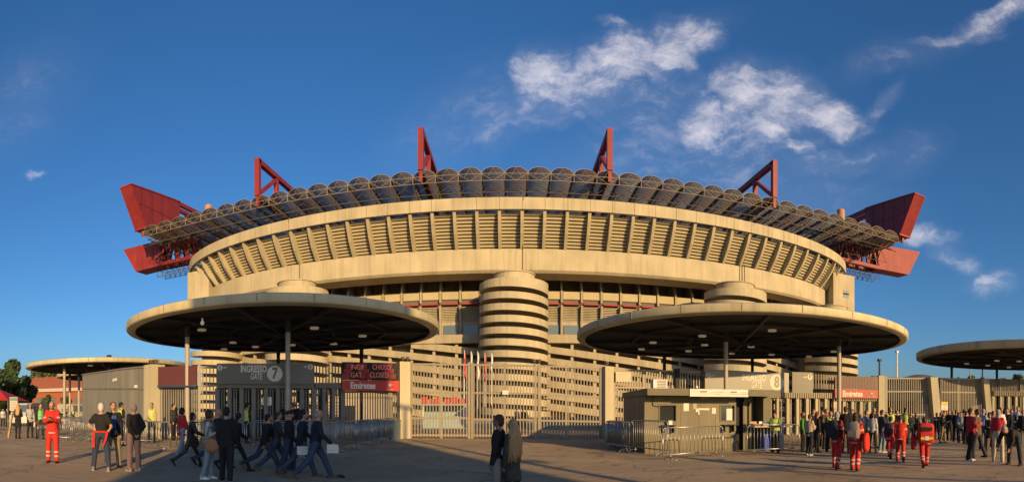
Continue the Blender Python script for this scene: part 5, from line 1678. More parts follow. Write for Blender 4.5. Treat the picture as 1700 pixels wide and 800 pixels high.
def hair_mesh(kind, j):
    m = MB(); MH = j['MH']; M3 = MH.to_3x3().to_4x4()
    rg_ = random.Random(hash(kind) % 97)
    def rough(a):
        def f(v):
            return v * (1 + a * mnoise.noise(v * 28))
        return f
    if kind == 'short':
        m.ball(MH @ Vector((0, -.004, .180)), (.083, .097, .102), 20, 12, M=M3, fn=rough(.10)); m.ball(MH @ Vector((0, -.034, .135)), (.074, .062, .085), 16, 10, M=M3, fn=rough(.06))
    elif kind == 'fringe':
        m.ball(MH @ Vector((0, -.020, .158)), (.079, .082, .080), 18, 10, M=M3, fn=rough(.05)); m.ball(MH @ Vector((0, -.036, .125)), (.070, .058, .062), 14, 8, M=M3)
    elif kind == 'curly':
        m.ball(MH @ Vector((0, -.015, .180)), (.108, .115, .125), 20, 14, M=M3, fn=rough(.35))
    elif kind == 'bob':
        m.ball(MH @ Vector((0, -.012, .175)), (.092, .100, .112), 18, 12, M=M3, fn=rough(.10))
        m.ball(MH @ Vector((0, -.030, .095)), (.090, .070, .085), 16, 10, M=M3, fn=rough(.12))
    elif kind == 'ponytail':
        m.ball(MH @ Vector((0, -.005, .180)), (.084, .098, .102), 18, 12, M=M3, fn=rough(.06))
        m.tube(MH @ Vector((0, -.095, .19)), MH @ Vector((0, -.14, .02)), .03, .018, n=10); m.ball(MH @ Vector((0, -.10, .19)), .034, 10, 8)
    elif kind == 'long':
        m.ball(MH @ Vector((0, -.008, .178)), (.092, .104, .112), 18, 12, M=M3, fn=rough(.08))
        rings = []
        for k in range(7):
            t = k / 6
            c = MH @ Vector((0, -.045, .15)) + (j['MT'] @ Vector((0, -.12, 1.17)) - MH @ Vector((0, -.045, .15))) * t
            rx = .088 + .035 * math.sin(t * 3); ry = .055 - .015 * t
            rings.append([c + j['MT'].to_3x3() @ Vector((math.cos(a) * rx * (1 + .10 * math.sin(a * 5 + k)), math.sin(a) * ry, 0)) for a in [2 * math.pi * i / 16 for i in range(16)]])
        m.loft(rings)
    elif kind == 'mane':
        m.ball(MH @ Vector((0, -.010, .178)), (.094, .106, .112), 18, 12, M=M3, fn=rough(.10))
        MTm = j['MT']
        for q in range(110):
            a = math.pi + rg_.uniform(-.15, math.pi + .15)
            d0 = Vector((math.cos(a), math.sin(a), 0)); ph = rg_.uniform(0, 6); ln = rg_.uniform(.38, .62); rr = rg_.uniform(.6, 1)
            pts = []
            for i in range(9):
                t = i / 8
                top_ = MH @ Vector((d0.x * .088, d0.y * .09 - .01, .20 - .06 * rr))
                wv = Vector((math.sin(ph + t * 11) * .018, math.cos(ph * 1.7 + t * 9) * .012, 0)) * t
                spread = .10 + .085 * math.sin(min(1, t * 1.3) * 2.2)
                low_ = MTm @ Vector((d0.x * spread, -.04 + d0.y * (.085 + .04 * rr), 1.56 - ln * t))
                pts.append(top_ * (1 - min(1, t * 2.2)) + low_ * min(1, t * 2.2) + wv if t < .45 else low_ + wv)
            for i in range(8): m.tube(pts[i], pts[i + 1], .020 - .0016 * i, .020 - .0016 * (i + 1), n=5, cap=False)
    elif kind == 'cap':
        m.ball(MH @ Vector((0, .005, .195)), (.084, .100, .085), 18, 10, M=M3)
        m.bar(MH @ Vector((0, .06, .195)), MH @ Vector((0, .165, .180)), .12, .012)
    return m.mesh('hair', [SKIN], True)
def shoe_mesh(j, s, heel):
    m = MB(); a = j['ank' + s]; ang = j['toe' + s]
    ang = max(-.9, min(.5, ang)) if a.z > .13 else 0
    Mx = Matrix.Translation(a) @ Matrix.Rotation(ang, 4, 'X')
    rings = []
    for y, hw, zt in ((-.075, .026, -.02), (-.06, .038, .02), (.0, .041, .018), (.06, .043, -.02), (.13, .046, -.042), (.175, .034, -.055), (.19, .012, -.066)):
        rings.append([Mx @ Vector((x, y, z)) for x, z in ((-hw, -.082), (hw, -.082), (hw * 1.05, -.055), (hw * .7, zt), (-hw * .7, zt), (-hw * 1.05, -.055))])
    m.loft(rings)
    sl_ = MB()
    rings = [[Mx @ Vector((x, y, z)) for x, z in ((-hw, -.096), (hw, -.096), (hw, -.080), (-hw, -.080))] for y, hw in ((-.08, .028), (-.05, .041), (.05, .045), (.13, .049), (.18, .036), (.195, .014))]
    m.loft(rings, 1)
    return m.mesh('shoe', [SKIN, SKIN], False)

POSES = {
 'stand': dict(la=2, ra=-2, sp=5, Lsw=2, Rsw=-2), 
 'phone': dict(la=6, lk=8, ra=-4, rk=4, sp=3, lsw=28, lel=78, ltn=38, rsw=28, rel=78, rtn=38, nod=28, lean=3),
 'akimbo': dict(sp=9, lsd=32, lel=20, ltn=55, lsw=-12, rsd=20, rel=24, rtn=30, rsw=-4, la=3, ra=-3),
 'behind': dict(sp=4, lsw=-28, lel=22, ltn=38, rsw=-28, rel=22, rtn=38, lsd=14, rsd=14, nod=-3),
 'talk': dict(sp=5, lsw=10, lel=65, ltn=30, rsw=0, rel=15, turn=15),
 'crossed': dict(sp=4, lsw=16, lel=80, ltn=62, rsw=14, rel=84, rtn=62, turn=-10),
 'walk1': dict(la=27, lk=6, ra=-22, rk=22, lsw=-18, rsw=20, lel=18, rel=26, lean=5),
 'walk2': dict(la=-20, lk=26, ra=24, rk=5, lsw=20, rsw=-16, lel=30, rel=16, lean=5),
 'stride': dict(la=28, lk=8, ra=-26, rk=30, lsw=-24, rsw=26, lel=20, rel=40, lean=8),
 'stride2': dict(la=-27, lk=34, ra=30, rk=7, lsw=22, rsw=-20, lel=34, rel=14, lean=8),
 'stroll': dict(la=12, lk=8, ra=-10, rk=14, lsw=-8, rsw=10, lel=20, rel=20, lean=2),
 'apart': dict(la=16, lk=4, ra=-18, rk=6, sp=9, lsw=30, lel=70, ltn=30, rsw=-6, rel=15, lean=2, turn=20),
 'relax': dict(la=0, ra=7, rk=14, sp=4, lsw=4, lel=22, rsw=12, rel=60, rtn=30, turn=-12, nod=5),
 'lookup': dict(la=2, ra=-3, sp=4, nod=-8, lsw=-6, lel=35, ltn=35, rsw=-4, rel=30, rtn=32),
 'bend': dict(la=8, lk=6, ra=-6, rk=6, sp=12, lean=80, nod=25, lsw=18, lel=20, rsw=28, rel=15),
 'bag': dict(la=4, ra=-6, rk=8, sp=3, rsw=14, rel=95, rtn=20, lsw=6, lel=50, ltn=30, nod=6),
 'carry': dict(la=22, lk=5, ra=-18, rk=20, lsw=14, lel=62, ltn=20, rsw=4, rel=35, lean=4),
}
for k_, v_ in POSES.items():
    if 'Lsw' in v_: v_['lsw'] = v_.pop('Lsw'); v_['rsw'] = v_.pop('Rsw')
_bodies, _garms, _hairs, _shoes = {}, {}, {}, {}
def cloth(name, c, rough=.85): return mat('cloth_' + name, c, rough, var=.10, scale=7, bump=.35, bscale=28)
CL = {k: cloth(k, c) for k, c in dict(black=(.016, .015, .016), charcoal=(.04, .04, .043), navy=(.016, .019, .034), denim=(.045, .07, .12), paledenim=(.24, .30, .36), darkdenim=(.03, .045, .085),
    red=(.50, .03, .022), darkred=(.22, .018, .02), medic=(.60, .034, .022), crimson=(.50, .025, .04), mauve=(.20, .13, .13), grey=(.22, .21, .20), palegrey=(.48, .47, .46), white=(.72, .70, .66), cream=(.58, .50, .36),
    beige=(.42, .34, .24), brown=(.14, .08, .045), olive=(.060, .050, .038), green=(.08, .28, .05), blue=(.06, .12, .34), skyblue=(.22, .34, .55), orange=(.60, .22, .08), yellowvest=(.52, .66, .06), greenvest=(.10, .62, .12),
    silver=(.55, .46, .42), khaki=(.26, .21, .14), bluewhite=(.60, .64, .70)).items()}
CL['leather'] = mat('black_leather', (.015, .014, .014), .38, bump=.3, bscale=20)
HAIR = {k: mat('hair_' + k, c, .6, var=.25, scale=30, bump=.4, bscale=90) for k, c in dict(black=(.012, .010, .009), brown=(.06, .032, .018), auburn=(.16, .05, .02), blond=(.50, .30, .13), grey=(.32, .30, .28), white=(.6, .57, .52), sky=(.15, .25, .5)).items()}
def slot(o, i, m_):
    o.material_slots[i].link = 'OBJECT'; o.material_slots[i].material = m_
def add(me, name, parent, *ms):
    o = bpy.data.objects.new(name, me); COL.objects.link(o); o.parent = parent
    for i, m_ in enumerate(ms): slot(o, i, m_)
    return o
PART_NAME = dict(trousers='trousers', jeans='trousers', skinny='trousers', shorts='shorts', jacket='jacket', tee='t_shirt', shirt='shirt', coat='coat', cardigan='cardigan', tunic='tunic', suit_top='jacket', vest='vest', skirt='skirt')
PPL = {}
def person(x, yh, yf, face, pose, label, top=('jacket', 'black'), low=('jeans', 'denim'), vest=None, hair=('short', 'brown'), shoes='black', skin=0, fem=False, sole='black', band=None, D=None, group=None, H=None, key=None):
    if D is None: D = F * CH / (yf - HZ)
    if H is None: H = (yf - yh) / F * D
    H = max(1.45, min(1.95, H))
    pos = P(x, HZ, D); pos.z = 0
    pk = (pose, fem)
    if pk not in _bodies: _bodies[pk] = body_mesh(pk, POSES[pose], fem)
    me, j = _bodies[pk]
    root = bpy.data.objects.new('person', me); COL.objects.link(root)
    slot(root, 0, SKIN_D if skin else SKIN); slot(root, 1, EYE)
    s = H / 1.765
    wd = 1.12 if (group or '').startswith('men in dark') else random.uniform(.95, 1.08)
    root.scale = (s * (.93 if fem else 1.0) * wd, s * (.95 if fem else 1.0) * (1.1 if wd > 1.1 else 1), s)
    root.location = pos
    th = (x - 850) / F
    root.rotation_euler = (0, 0, -(th + R(face)))
    tag(root, label, 'person', group)
    for g, mt2 in ((low, 'silver' if band else None), (top, 'silver' if band else None), (vest, 'silver')):
        if not g: continue
        gk = (g[0], pose, fem)
        if gk not in _garms: _garms[gk] = garment(g[0], POSES[pose], j, fem)
        gm = _garms[gk]
        ms = [CL[g[1]]]
        if len(gm.materials) > 1: ms.append(CL[mt2] if mt2 else CL[g[1]])
        add(gm, PART_NAME[g[0]], root, *ms)
    if hair:
        hk = (hair[0], pose, fem)
        if hk not in _hairs: _hairs[hk] = hair_mesh(hair[0], j)
        add(_hairs[hk], 'cap' if hair[0] == 'cap' else 'hair', root, HAIR[hair[1]])
    for sd in 'LR':
        sk = (sd, pose, fem)
        if sk not in _shoes: _shoes[sk] = shoe_mesh(j, sd, 0)
        add(_shoes[sk], 'shoe', root, CL[shoes], CL[sole])
    if key: PPL[key] = (root, j)
    return root
def world_of(key, v):
    r, j = PPL[key]
    return r.matrix_basis @ v
def held(key, joint, name, label, cat, build, off=(0, 0, 0)):
    r, j = PPL[key]
    c = j[joint] + Vector(off) if isinstance(joint, str) else Vector(joint)
    t = thing(name, label, cat, r.matrix_basis @ c, r.rotation_euler.z)
    build(t); return t
def worn(key, c, build, name):
    r, j = PPL[key]
    n0 = set(bpy.data.objects)
    build(r)
    for o in set(bpy.data.objects) - n0:
        o.name = name if not o.name.startswith('button') else o.name; o.location = c
def sheet_of_paper(w=.21, h=.30):
    def b(t):
        m = MB(); m.box((-.004, -w / 2, -h), (.004, w / 2, 0)); m.build('page', CL['white'], t)
        m = MB(); m.box((-.006, -w / 2 - .005, -h * .05), (-.0045, w / 2, .0)); m.build('fold', CL['palegrey'], t)
    return b
def shoulder_bag(col, w=.30, h=.22, strap=None):
    def b(t):
        m = MB(); rings = []
        for x in (-.06, -.05, .05, .06):
            q = .8 if abs(x) > .055 else 1
            rings.append([Vector((x, math.cos(a) * w / 2 * q * (1.1 if math.sin(a) < 0 else .9), -h / 2 + math.sin(a) * h / 2 * q)) for a in [2 * math.pi * i / 14 for i in range(14)]])
        m.loft(rings); o = m.build('bag_body', CL[col] if col in CL else MATS[col], t, True)
        m = MB(); pts = [Vector((0, -w * .4, -.04)), Vector((.0, -w * .2, .25)), Vector((0, w * .2, .25)), Vector((0, w * .4, -.04))]
        m.path(pts, .012, 6); m.build('strap', CL['black'] if col != 'tan' else CL['brown'], t)
    return b
def backpack(col, w=.32, h=.44, d_=.18, stripes=False):
    def b(t):
        m = MB()
        rings = [[Vector((math.copysign(abs(math.cos(a)) ** .5, math.cos(a)) * w / 2 * q, -d_ / 2 + math.copysign(abs(math.sin(a)) ** .6, math.sin(a)) * d_ / 2 * q, z)) for a in [2 * math.pi * i / 16 for i in range(16)]] for z, q in ((-h / 2, .8), (-h / 2 + .04, 1), (h / 2 - .08, .98), (h / 2 - .02, .8), (h / 2, .5))]
        m.loft(rings); m.build('pack_body', CL[col], t, True)
        m = MB(); m.box((-w * .36, -d_ - .05, -h * .38), (w * .36, -d_ * .8, 0)); m.build('front_pocket', CL[col], t)
        for s_ in (-1, 1):
            m = MB(); m.path([(s_ * w * .28, 0, h * .42), (s_ * w * .30, .09, h * .52), (s_ * w * .32, .21, h * .30)], .018, 6); m.build('strap', CL['black'], t)
        if stripes:
            m = MB(); m.box((-w * .37, -d_ - .056, -h * .30), (w * .37, -d_ - .051, -h * .18)); m.build('reflective_strip', CL['yellowvest'], t)
            m = MB(); m.box((-.05, -d_ - .060, -h * .33), (.05, -d_ - .056, -h * .14)); m.build('patch', CL['white'], t)
            m = MB(); m.box((-w * .33, -d_ - .03, h * .12), (w * .33, -d_ * .9, h * .30)); m.build('top_flap', CL['navy'], t)
    return b

# ---- left side
S1 = 'stewards in yellow vests'
person(30, 662, 728, 20, 'bag', 'woman with long fair hair in a long dark coat beside the wooden notice post', ('coat', 'black'), ('skinny', 'black'), hair=('long', 'blond'), fem=True)
person(50, 664, 727, 160, 'relax', 'woman in pale grey top holding a white sheet, left of the green-vested steward', ('cardigan', 'palegrey'), ('skinny', 'black'), hair=('bob', 'brown'), fem=True, key='w2')
held('w2', 'wrL', 'paper_sheet', 'white sheet hanging from the hand of the woman in pale grey', 'paper', sheet_of_paper(.24, .3), (0, .02, -.06))
person(67, 662, 729, 150, 'stand', 'steward in dark clothes and green vest behind the red-suited man', ('jacket', 'black'), ('trousers', 'black'), vest=('vest', 'greenvest'))
person(87, 664, 768, 188, 'phone', 'man in red rescue suit with reflective bands looking down at his phone', ('suit_top', 'medic'), ('trousers', 'medic'), hair=('fringe', 'grey'), band=1, key='med0')
person(168, 668, 781, 12, 'akimbo', 'white-haired man in black T-shirt seen from behind, red sweater tied at his waist', ('tee', 'black'), ('jeans', 'darkdenim'), hair=('short', 'white'), shoes='grey', sole='white', key='tee')
person(188, 667, 776, 172, 'stand', 'dark-haired man in navy jacket over a blue shirt facing the black T-shirt man', ('jacket', 'navy'), ('trousers', 'khaki'), hair=('short', 'black'), key='blu')
person(222, 669, 782, -30, 'behind', 'balding man in black jacket and mauve trousers with hands behind his back', ('jacket', 'black'), ('trousers', 'mauve'), hair=('fringe', 'grey'), shoes='beige', sole='beige', skin=0)
person(201, 664, 740, 60, 'stand', 'steward in yellow vest seen from behind between the two talking men and the balding man', ('shirt', 'black'), ('trousers', 'black'), vest=('vest', 'yellowvest'), hair=('short', 'black'), group=S1)
person(252, 666, 735, 190, 'relax', 'ponytailed steward in yellow vest, left one of the pair behind the balding man', ('shirt', 'beige'), ('trousers', 'black'), vest=('vest', 'yellowvest'), hair=('ponytail', 'brown'), fem=True, group=S1)
person(264, 661, 728, 170, 'stand', 'tall dark-haired steward in yellow vest, right one of the pair behind the balding man', ('shirt', 'black'), ('trousers', 'black'), vest=('vest', 'yellowvest'), hair=('short', 'black'), group=S1)
person(296, 666, 727, 150, 'phone', 'bearded steward in yellow vest at the first canopy pole behind the red coat', ('shirt', 'black'), ('trousers', 'black'), vest=('vest', 'yellowvest'), hair=('short', 'black'), group=S1)
person(288, 670, 731, 120, 'talk', 'steward half hidden behind the yellow vest by the first canopy pole', ('shirt', 'charcoal'), ('trousers', 'black'), hair=('short', 'black'))
person(302, 676, 757, 60, 'stroll', 'woman in bright red coat walking beside the leather-jacketed woman', ('tunic', 'red'), ('jeans', 'paledenim'), hair=('bob', 'black'), fem=True, shoes='palegrey', sole='white')
person(316, 680, 775, 88, 'stride', 'dark-haired woman in black leather jacket and boots striding to the right', ('jacket', 'leather'), ('skinny', 'leather'), hair=('bob', 'black'), fem=True, key='lea')
held('lea', 'hipR', 'shopping_bag', 'black and white carrier bag at the side of the striding leather-jacketed woman', 'bag', shoulder_bag('black', .30, .34), (.20, .10, .12))
person(347, 682, 795, 100, 'bag', 'curly-haired woman in pale T-shirt, scarf and faded jeans', ('shirt', 'palegrey'), ('jeans', 'paledenim'), hair=('curly', 'brown'), fem=True, shoes='white', sole='white', key='cur')
CL['tan'] = cloth('tan', (.36, .16, .07), .5)
held('cur', 'hipR', 'shoulder_bag', 'tan leather bag held by the curly-haired woman', 'bag', shoulder_bag('tan', .36, .32), (.20, .14, .14))
person(357, 672, 776, 80, 'stride2', 'bald man behind the curly-haired woman, walking right', ('jacket', 'navy'), ('jeans', 'darkdenim'), hair=None)
person(376, 674, 799, 10, 'stroll', 'dark-haired man in black jacket seen from behind, closest of the left crowd', ('jacket', 'black'), ('trousers', 'black'), hair=('short', 'black'), shoes='black', sole='white')
person(392, 680, 782, 80, 'stride2', 'woman in black coat and ankle boots hurrying behind the black-jacketed man', ('tunic', 'black'), ('skinny', 'black'), hair=('long', 'black'), fem=True)
person(400, 666, 728, 170, 'stand', 'dark-haired woman steward in yellow vest behind the black-coated woman', ('shirt', 'black'), ('trousers', 'black'), vest=('vest', 'yellowvest'), hair=('bob', 'brown'), fem=True, group=S1)
person(411, 667, 736, 60, 'stand', 'steward in bright yellow vest near the white notice of gate 7', ('shirt', 'black'), ('trousers', 'black'), vest=('vest', 'yellowvest'), hair=('short', 'black'), group=S1)
person(431, 667, 730, 175, 'crossed', 'dark-jacketed person below the white notice of gate 7', ('jacket', 'black'), ('trousers', 'black'), hair=('short', 'black'))
WG = 'men in dark jackets walking past gate 7'
for k, (x, yh, yf, po, lab, tc_, lc_, hr_) in enumerate(((440, 681, 783, 'stride2', 'dark-jacketed man striding right, rearmost of the walkers with papers', 'black', 'darkdenim', ('short', 'black')), (458, 679, 781, 'walk1', 'man in black jacket and jeans walking right, second from the rear of the walkers', 'charcoal', 'denim', ('short', 'brown')),
        (479, 680, 786, 'stroll', 'stocky man in black jacket in the middle of the walkers with papers', 'black', 'darkdenim', ('cap', 'black')), (500, 677, 790, 'walk2', 'navy-jacketed man walking right just behind the balding leader', 'navy', 'denim', ('short', 'black')), (524, 674, 795, 'walk1', 'balding man in navy jacket and jeans leading the walkers, paper in hand', 'navy', 'denim', ('fringe', 'grey')))):
    person(x, yh, yf, (82, 88, 95, 84, 88)[k], po, lab, ('jacket', tc_), ('jeans', lc_), hair=hr_, shoes='brown', sole='brown', group=WG, key='w%d' % k)
    if k in (1, 3, 4):
        held('w%d' % k, 'wrR', 'paper_sheet', ('white paper in the hand of the ' + {1: 'second walker from the rear', 3: 'navy-jacketed walker behind the leader', 4: 'balding leading walker'}[k]), 'paper', sheet_of_paper(.26, .20), (.02, .05, -.05))
for k, (x, yh, fc, po, lab) in enumerate(((474, 667, 170, 'crossed', 'dark-clothed guard at the second canopy pole'), (484, 668, 200, 'stand', 'dark-clothed guard just right of the second canopy pole'), (498, 668, 190, 'talk', 'guard in dark jacket with white belt under the small 8 disc'))):
    person(x, yh, 731, fc, po, lab, ('jacket', 'black'), ('trousers', 'black'), hair=('short', 'black'))
# tiny people far left
for k, (x, D, vc, lab) in enumerate(((5, 50, 'white', 'far-off person in white under the red tent'), (42, 55, 'yellowvest', 'far-off yellow-vested steward in front of the white van'), (76, 60, 'yellowvest', 'far-off yellow-vested steward left of the red-suited man'), (83, 60, 'yellowvest', 'far-off yellow-vested steward next to the red-suited man'),
        (96, 62, 'black', 'far-off dark figure just right of the red-suited man'), (103, 58, 'greenvest', 'far-off green-vested steward beside the white canopy pole'), (116, 62, 'yellowvest', 'far-off steward left one of the pair under the far canopy'), (122, 62, 'yellowvest', 'far-off steward right one of the pair under the far canopy'), (110, 56, 'navy', 'far-off person in navy between the canopy poles'), (12, 48, 'black', 'far-off dark figure beside the red tent'))):
    v = vc if vc.endswith('vest') else None
    person(x, 0, 0, 160 + k * 9, ('stand', 'talk', 'crossed')[k % 3], lab, ('jacket', 'black' if v else vc), ('trousers', 'black'), vest=('vest', v) if v else None, hair=('short', 'black'), D=D, H=1.74, group='stewards in vests by the far canopy' if v else None)
for k, (x, D, lab) in enumerate(((868, 46, 'tiny person behind the centre gate, left one of three'), (874, 45, 'tiny person behind the centre gate, middle one of three'), (858, 47, 'tiny pale-shirted person behind the centre gate'))):
    person(x, 0, 0, 90 * k, ('stand', 'talk', 'relax')[k], lab, ('shirt', ('black', 'navy', 'cream')[k]), ('trousers', 'black'), D=D, H=1.74)
# centre couple, closest to the viewer
person(828, 0, 0, -72, 'stand', 'grey-haired man in black jacket beside the long-haired blond woman', ('jacket', 'black'), ('trousers', 'grey'), hair=('short', 'brown'), D=8.0, H=1.52, key='cman', skin=1)
person(851, 0, 0, -50, 'stand', 'woman with very long wavy blond hair and grey-brown coat beside the man in black', ('coat', 'olive'), ('skinny', 'charcoal'), hair=('mane', 'blond'), D=7.9, H=1.45, fem=True, key='cwom')
# ---- right side
person(1287, 683, 752, 190, 'phone', 'vendor in green and yellow jacket behind the table beside the cabin', ('jacket', 'green'), ('trousers', 'navy'), vest=('vest', 'yellowvest'), hair=('short', 'brown'))
person(1333, 684, 750, 95, 'talk', 'auburn-haired woman in green jacket at the end of the vendor barrier', ('jacket', 'green'), ('trousers', 'black'), hair=('bob', 'auburn'), fem=True)
person(1344, 691, 756, 30, 'bag', 'woman in beige cardigan and navy trousers seen from behind', ('cardigan', 'beige'), ('trousers', 'navy'), hair=('short', 'brown'), fem=True, shoes='white', sole='white')
person(1357, 683, 751, 60, 'stand', 'red-haired woman in long black coat right of the beige cardigan', ('coat', 'black'), ('skinny', 'black'), hair=('long', 'auburn'), fem=True)
person(1350, 679, 743, 130, 'talk', 'brown-haired man partly hidden behind the beige cardigan woman', ('jacket', 'navy'), ('trousers', 'black'), hair=('short', 'brown'))
person(1372, 678, 745, 160, 'relax', 'dark-haired man in brown jacket left of the backpacked medic', ('jacket', 'brown'), ('trousers', 'black'), hair=('short', 'brown'))
person(1379, 682, 750, 170, 'stand', 'man with a yellow collar patch vest just behind the striding medic', ('jacket', 'charcoal'), ('trousers', 'black'), vest=('vest', 'yellowvest'), hair=('short', 'brown'))
person(1389, 681, 778, 30, 'apart', 'grey-haired medic in red suit striding with legs wide apart, dark backpack on', ('suit_top', 'darkred'), ('trousers', 'medic'), hair=('short', 'grey'), band=1, key='m1')
person(1404, 674, 752, 10, 'lookup', 'tall man in black jacket seen from behind between two medics', ('jacket', 'black'), ('trousers', 'black'), hair=('short', 'brown'))
person(1420, 684, 781, 15, 'stroll', 'medic in red suit with grey backpack and red bag on the right arm', ('suit_top', 'medic'), ('trousers', 'medic'), hair=('bob', 'brown'), band=1, key='m2')
person(1428, 682, 752, 40, 'stand', 'blond person in cream jacket behind the grey-backpacked medic', ('jacket', 'cream'), ('trousers', 'beige'), hair=('short', 'blond'))
person(1449, 683, 753, 20, 'talk', 'woman in white and grey top with black trousers seen from behind', ('shirt', 'palegrey'), ('skinny', 'black'), hair=('bob', 'brown'), fem=True)
person(1451, 676, 743, 170, 'stand', 'dark-haired person facing the woman in white and grey', ('jacket', 'black'), ('trousers', 'khaki'), hair=('short', 'black'))
person(1464, 680, 751, 60, 'relax', 'man in dark jacket and faded jeans with a black shoulder bag', ('jacket', 'charcoal'), ('jeans', 'paledenim'), hair=('short', 'brown'), shoes='palegrey', sole='white')
person(1478, 676, 745, 170, 'talk', 'dark-haired steward in yellow vest behind two red-suited medics', ('shirt', 'black'), ('trousers', 'black'), vest=('vest', 'yellowvest'), hair=('short', 'black'))
person(1478, 689, 760, 15, 'walk1', 'medic in dark-sleeved red suit, left one of the close pair', ('suit_top', 'crimson'), ('trousers', 'medic'), hair=('short', 'black'), band=1, key='m3')
person(1495, 689, 766, 5, 'stroll', 'medic in plain red overalls, right one of the close pair', ('suit_top', 'medic'), ('trousers', 'medic'), hair=('ponytail', 'brown'), band=1, fem=True)
person(1503, 677, 737, 20, 'stand', 'steward in yellow-green vest facing the fence beyond the medic pair', ('shirt', 'black'), ('trousers', 'black'), vest=('vest', 'yellowvest'), hair=('short', 'black'))
person(1535, 691, 775, -10, 'walk2', 'lone medic in red suit with big red backpack walking away', ('suit_top', 'medic'), ('trousers', 'medic'), hair=('short', 'brown'), band=1, key='m4')
for k, (x, yh, t_, hr, lab) in enumerate(((1562, 684, 'black', 'brown', 'dark-clothed person with a red bag under the yellow poster'), (1569, 681, 'olive', 'black', 'person in olive jacket in the row under the yellow poster'), (1576, 680, 'navy', 'brown', 'person in navy jacket in the row right of the yellow poster'), (1583, 682, 'charcoal', 'blond', 'fair-haired person in charcoal in the row along the fence'),
        (1590, 684, 'black', 'black', 'black-haired person in black in the row along the fence'), (1600, 679, 'denim', 'brown', 'person in blue denim jacket at the right end of the fence row'), (1555, 686, 'black', 'auburn', 'auburn-haired person at the left end of the fence row'))):
    person(x, yh, 729 + (k % 3), 150 + 31 * k, ('stand', 'crossed', 'talk', 'relax')[k % 4], lab, ('jacket', t_), ('jeans', ('black', 'darkdenim', 'charcoal')[k % 3]), hair=('short' if k % 2 else 'bob', hr), fem=k % 2 == 0)
person(1611, 677, 765, 70, 'bag', 'man in red and black jacket with dark trousers and white trainers', ('jacket', 'crimson'), ('trousers', 'black'), hair=('short', 'brown'), shoes='white', sole='white')
person(1623, 678, 760, -60, 'stroll', 'man in brown open jacket facing the red and black jacket', ('jacket', 'brown'), ('trousers', 'charcoal'), hair=('short', 'brown'))
person(1632, 678, 746, 40, 'relax', 'person in blue shirt and blue cap behind the brown jacket', ('shirt', 'skyblue'), ('jeans', 'denim'), hair=('cap', 'sky'))
person(1643, 685, 757, 170, 'crossed', 'curly black-haired woman in black beside the red pullover man', ('tunic', 'black'), ('skinny', 'brown'), hair=('curly', 'black'), fem=True)
person(1657, 679, 767, 10, 'relax', 'man in bright red pullover and cream trousers seen from behind', ('shirt', 'crimson'), ('trousers', 'cream'), hair=('short', 'grey'), shoes='beige', sole='beige')
person(1661, 676, 748, 150, 'talk', 'dark-haired man looking over the shoulder of the red pullover man', ('shirt', 'white'), ('trousers', 'charcoal'), hair=('short', 'brown'))
person(1672, 677, 743, 200, 'stand', 'person in navy jacket right of the red pullover man', ('jacket', 'navy'), ('trousers', 'charcoal'), hair=('short', 'black'))
person(1679, 679, 741, 160, 'crossed', 'black-jacketed person left of the white-shirted man', ('jacket', 'black'), ('trousers', 'charcoal'), hair=('short', 'black'))
person(1690, 674, 738, 190, 'crossed', 'man in white shirt and jeans with folded arms at the right edge', ('shirt', 'white'), ('jeans', 'denim'), hair=('short', 'brown'))
person(1698, 680, 741, 170, 'stand', 'dark-clothed person cut by the right edge of the picture', ('jacket', 'black'), ('trousers', 'black'), hair=('short', 'brown'))
person(1684, 0, 772, 205, 'bend', 'person in black bending down with grey hair towards the viewer', ('jacket', 'black'), ('jeans', 'charcoal'), hair=('short', 'grey'), H=1.7)
person(1415, 679, 742, 180, 'relax', 'dark-haired person peeking out behind the two backpacked medics', ('jacket', 'charcoal'), ('trousers', 'black'), hair=('short', 'black'))
person(1438, 681, 742, 120, 'talk', 'person in grey jacket behind the cream jacket', ('jacket', 'grey'), ('trousers', 'black'), hair=('short', 'brown'))
person(1490, 680, 738, 200, 'stand', 'dark-clothed person behind the ponytailed medic', ('jacket', 'black'), ('trousers', 'black'), hair=('short', 'brown'))
person(1649, 682, 741, 120, 'talk', 'person in dark green jacket behind the curly-haired woman', ('jacket', 'olive'), ('trousers', 'black'), hair=('short', 'brown'))
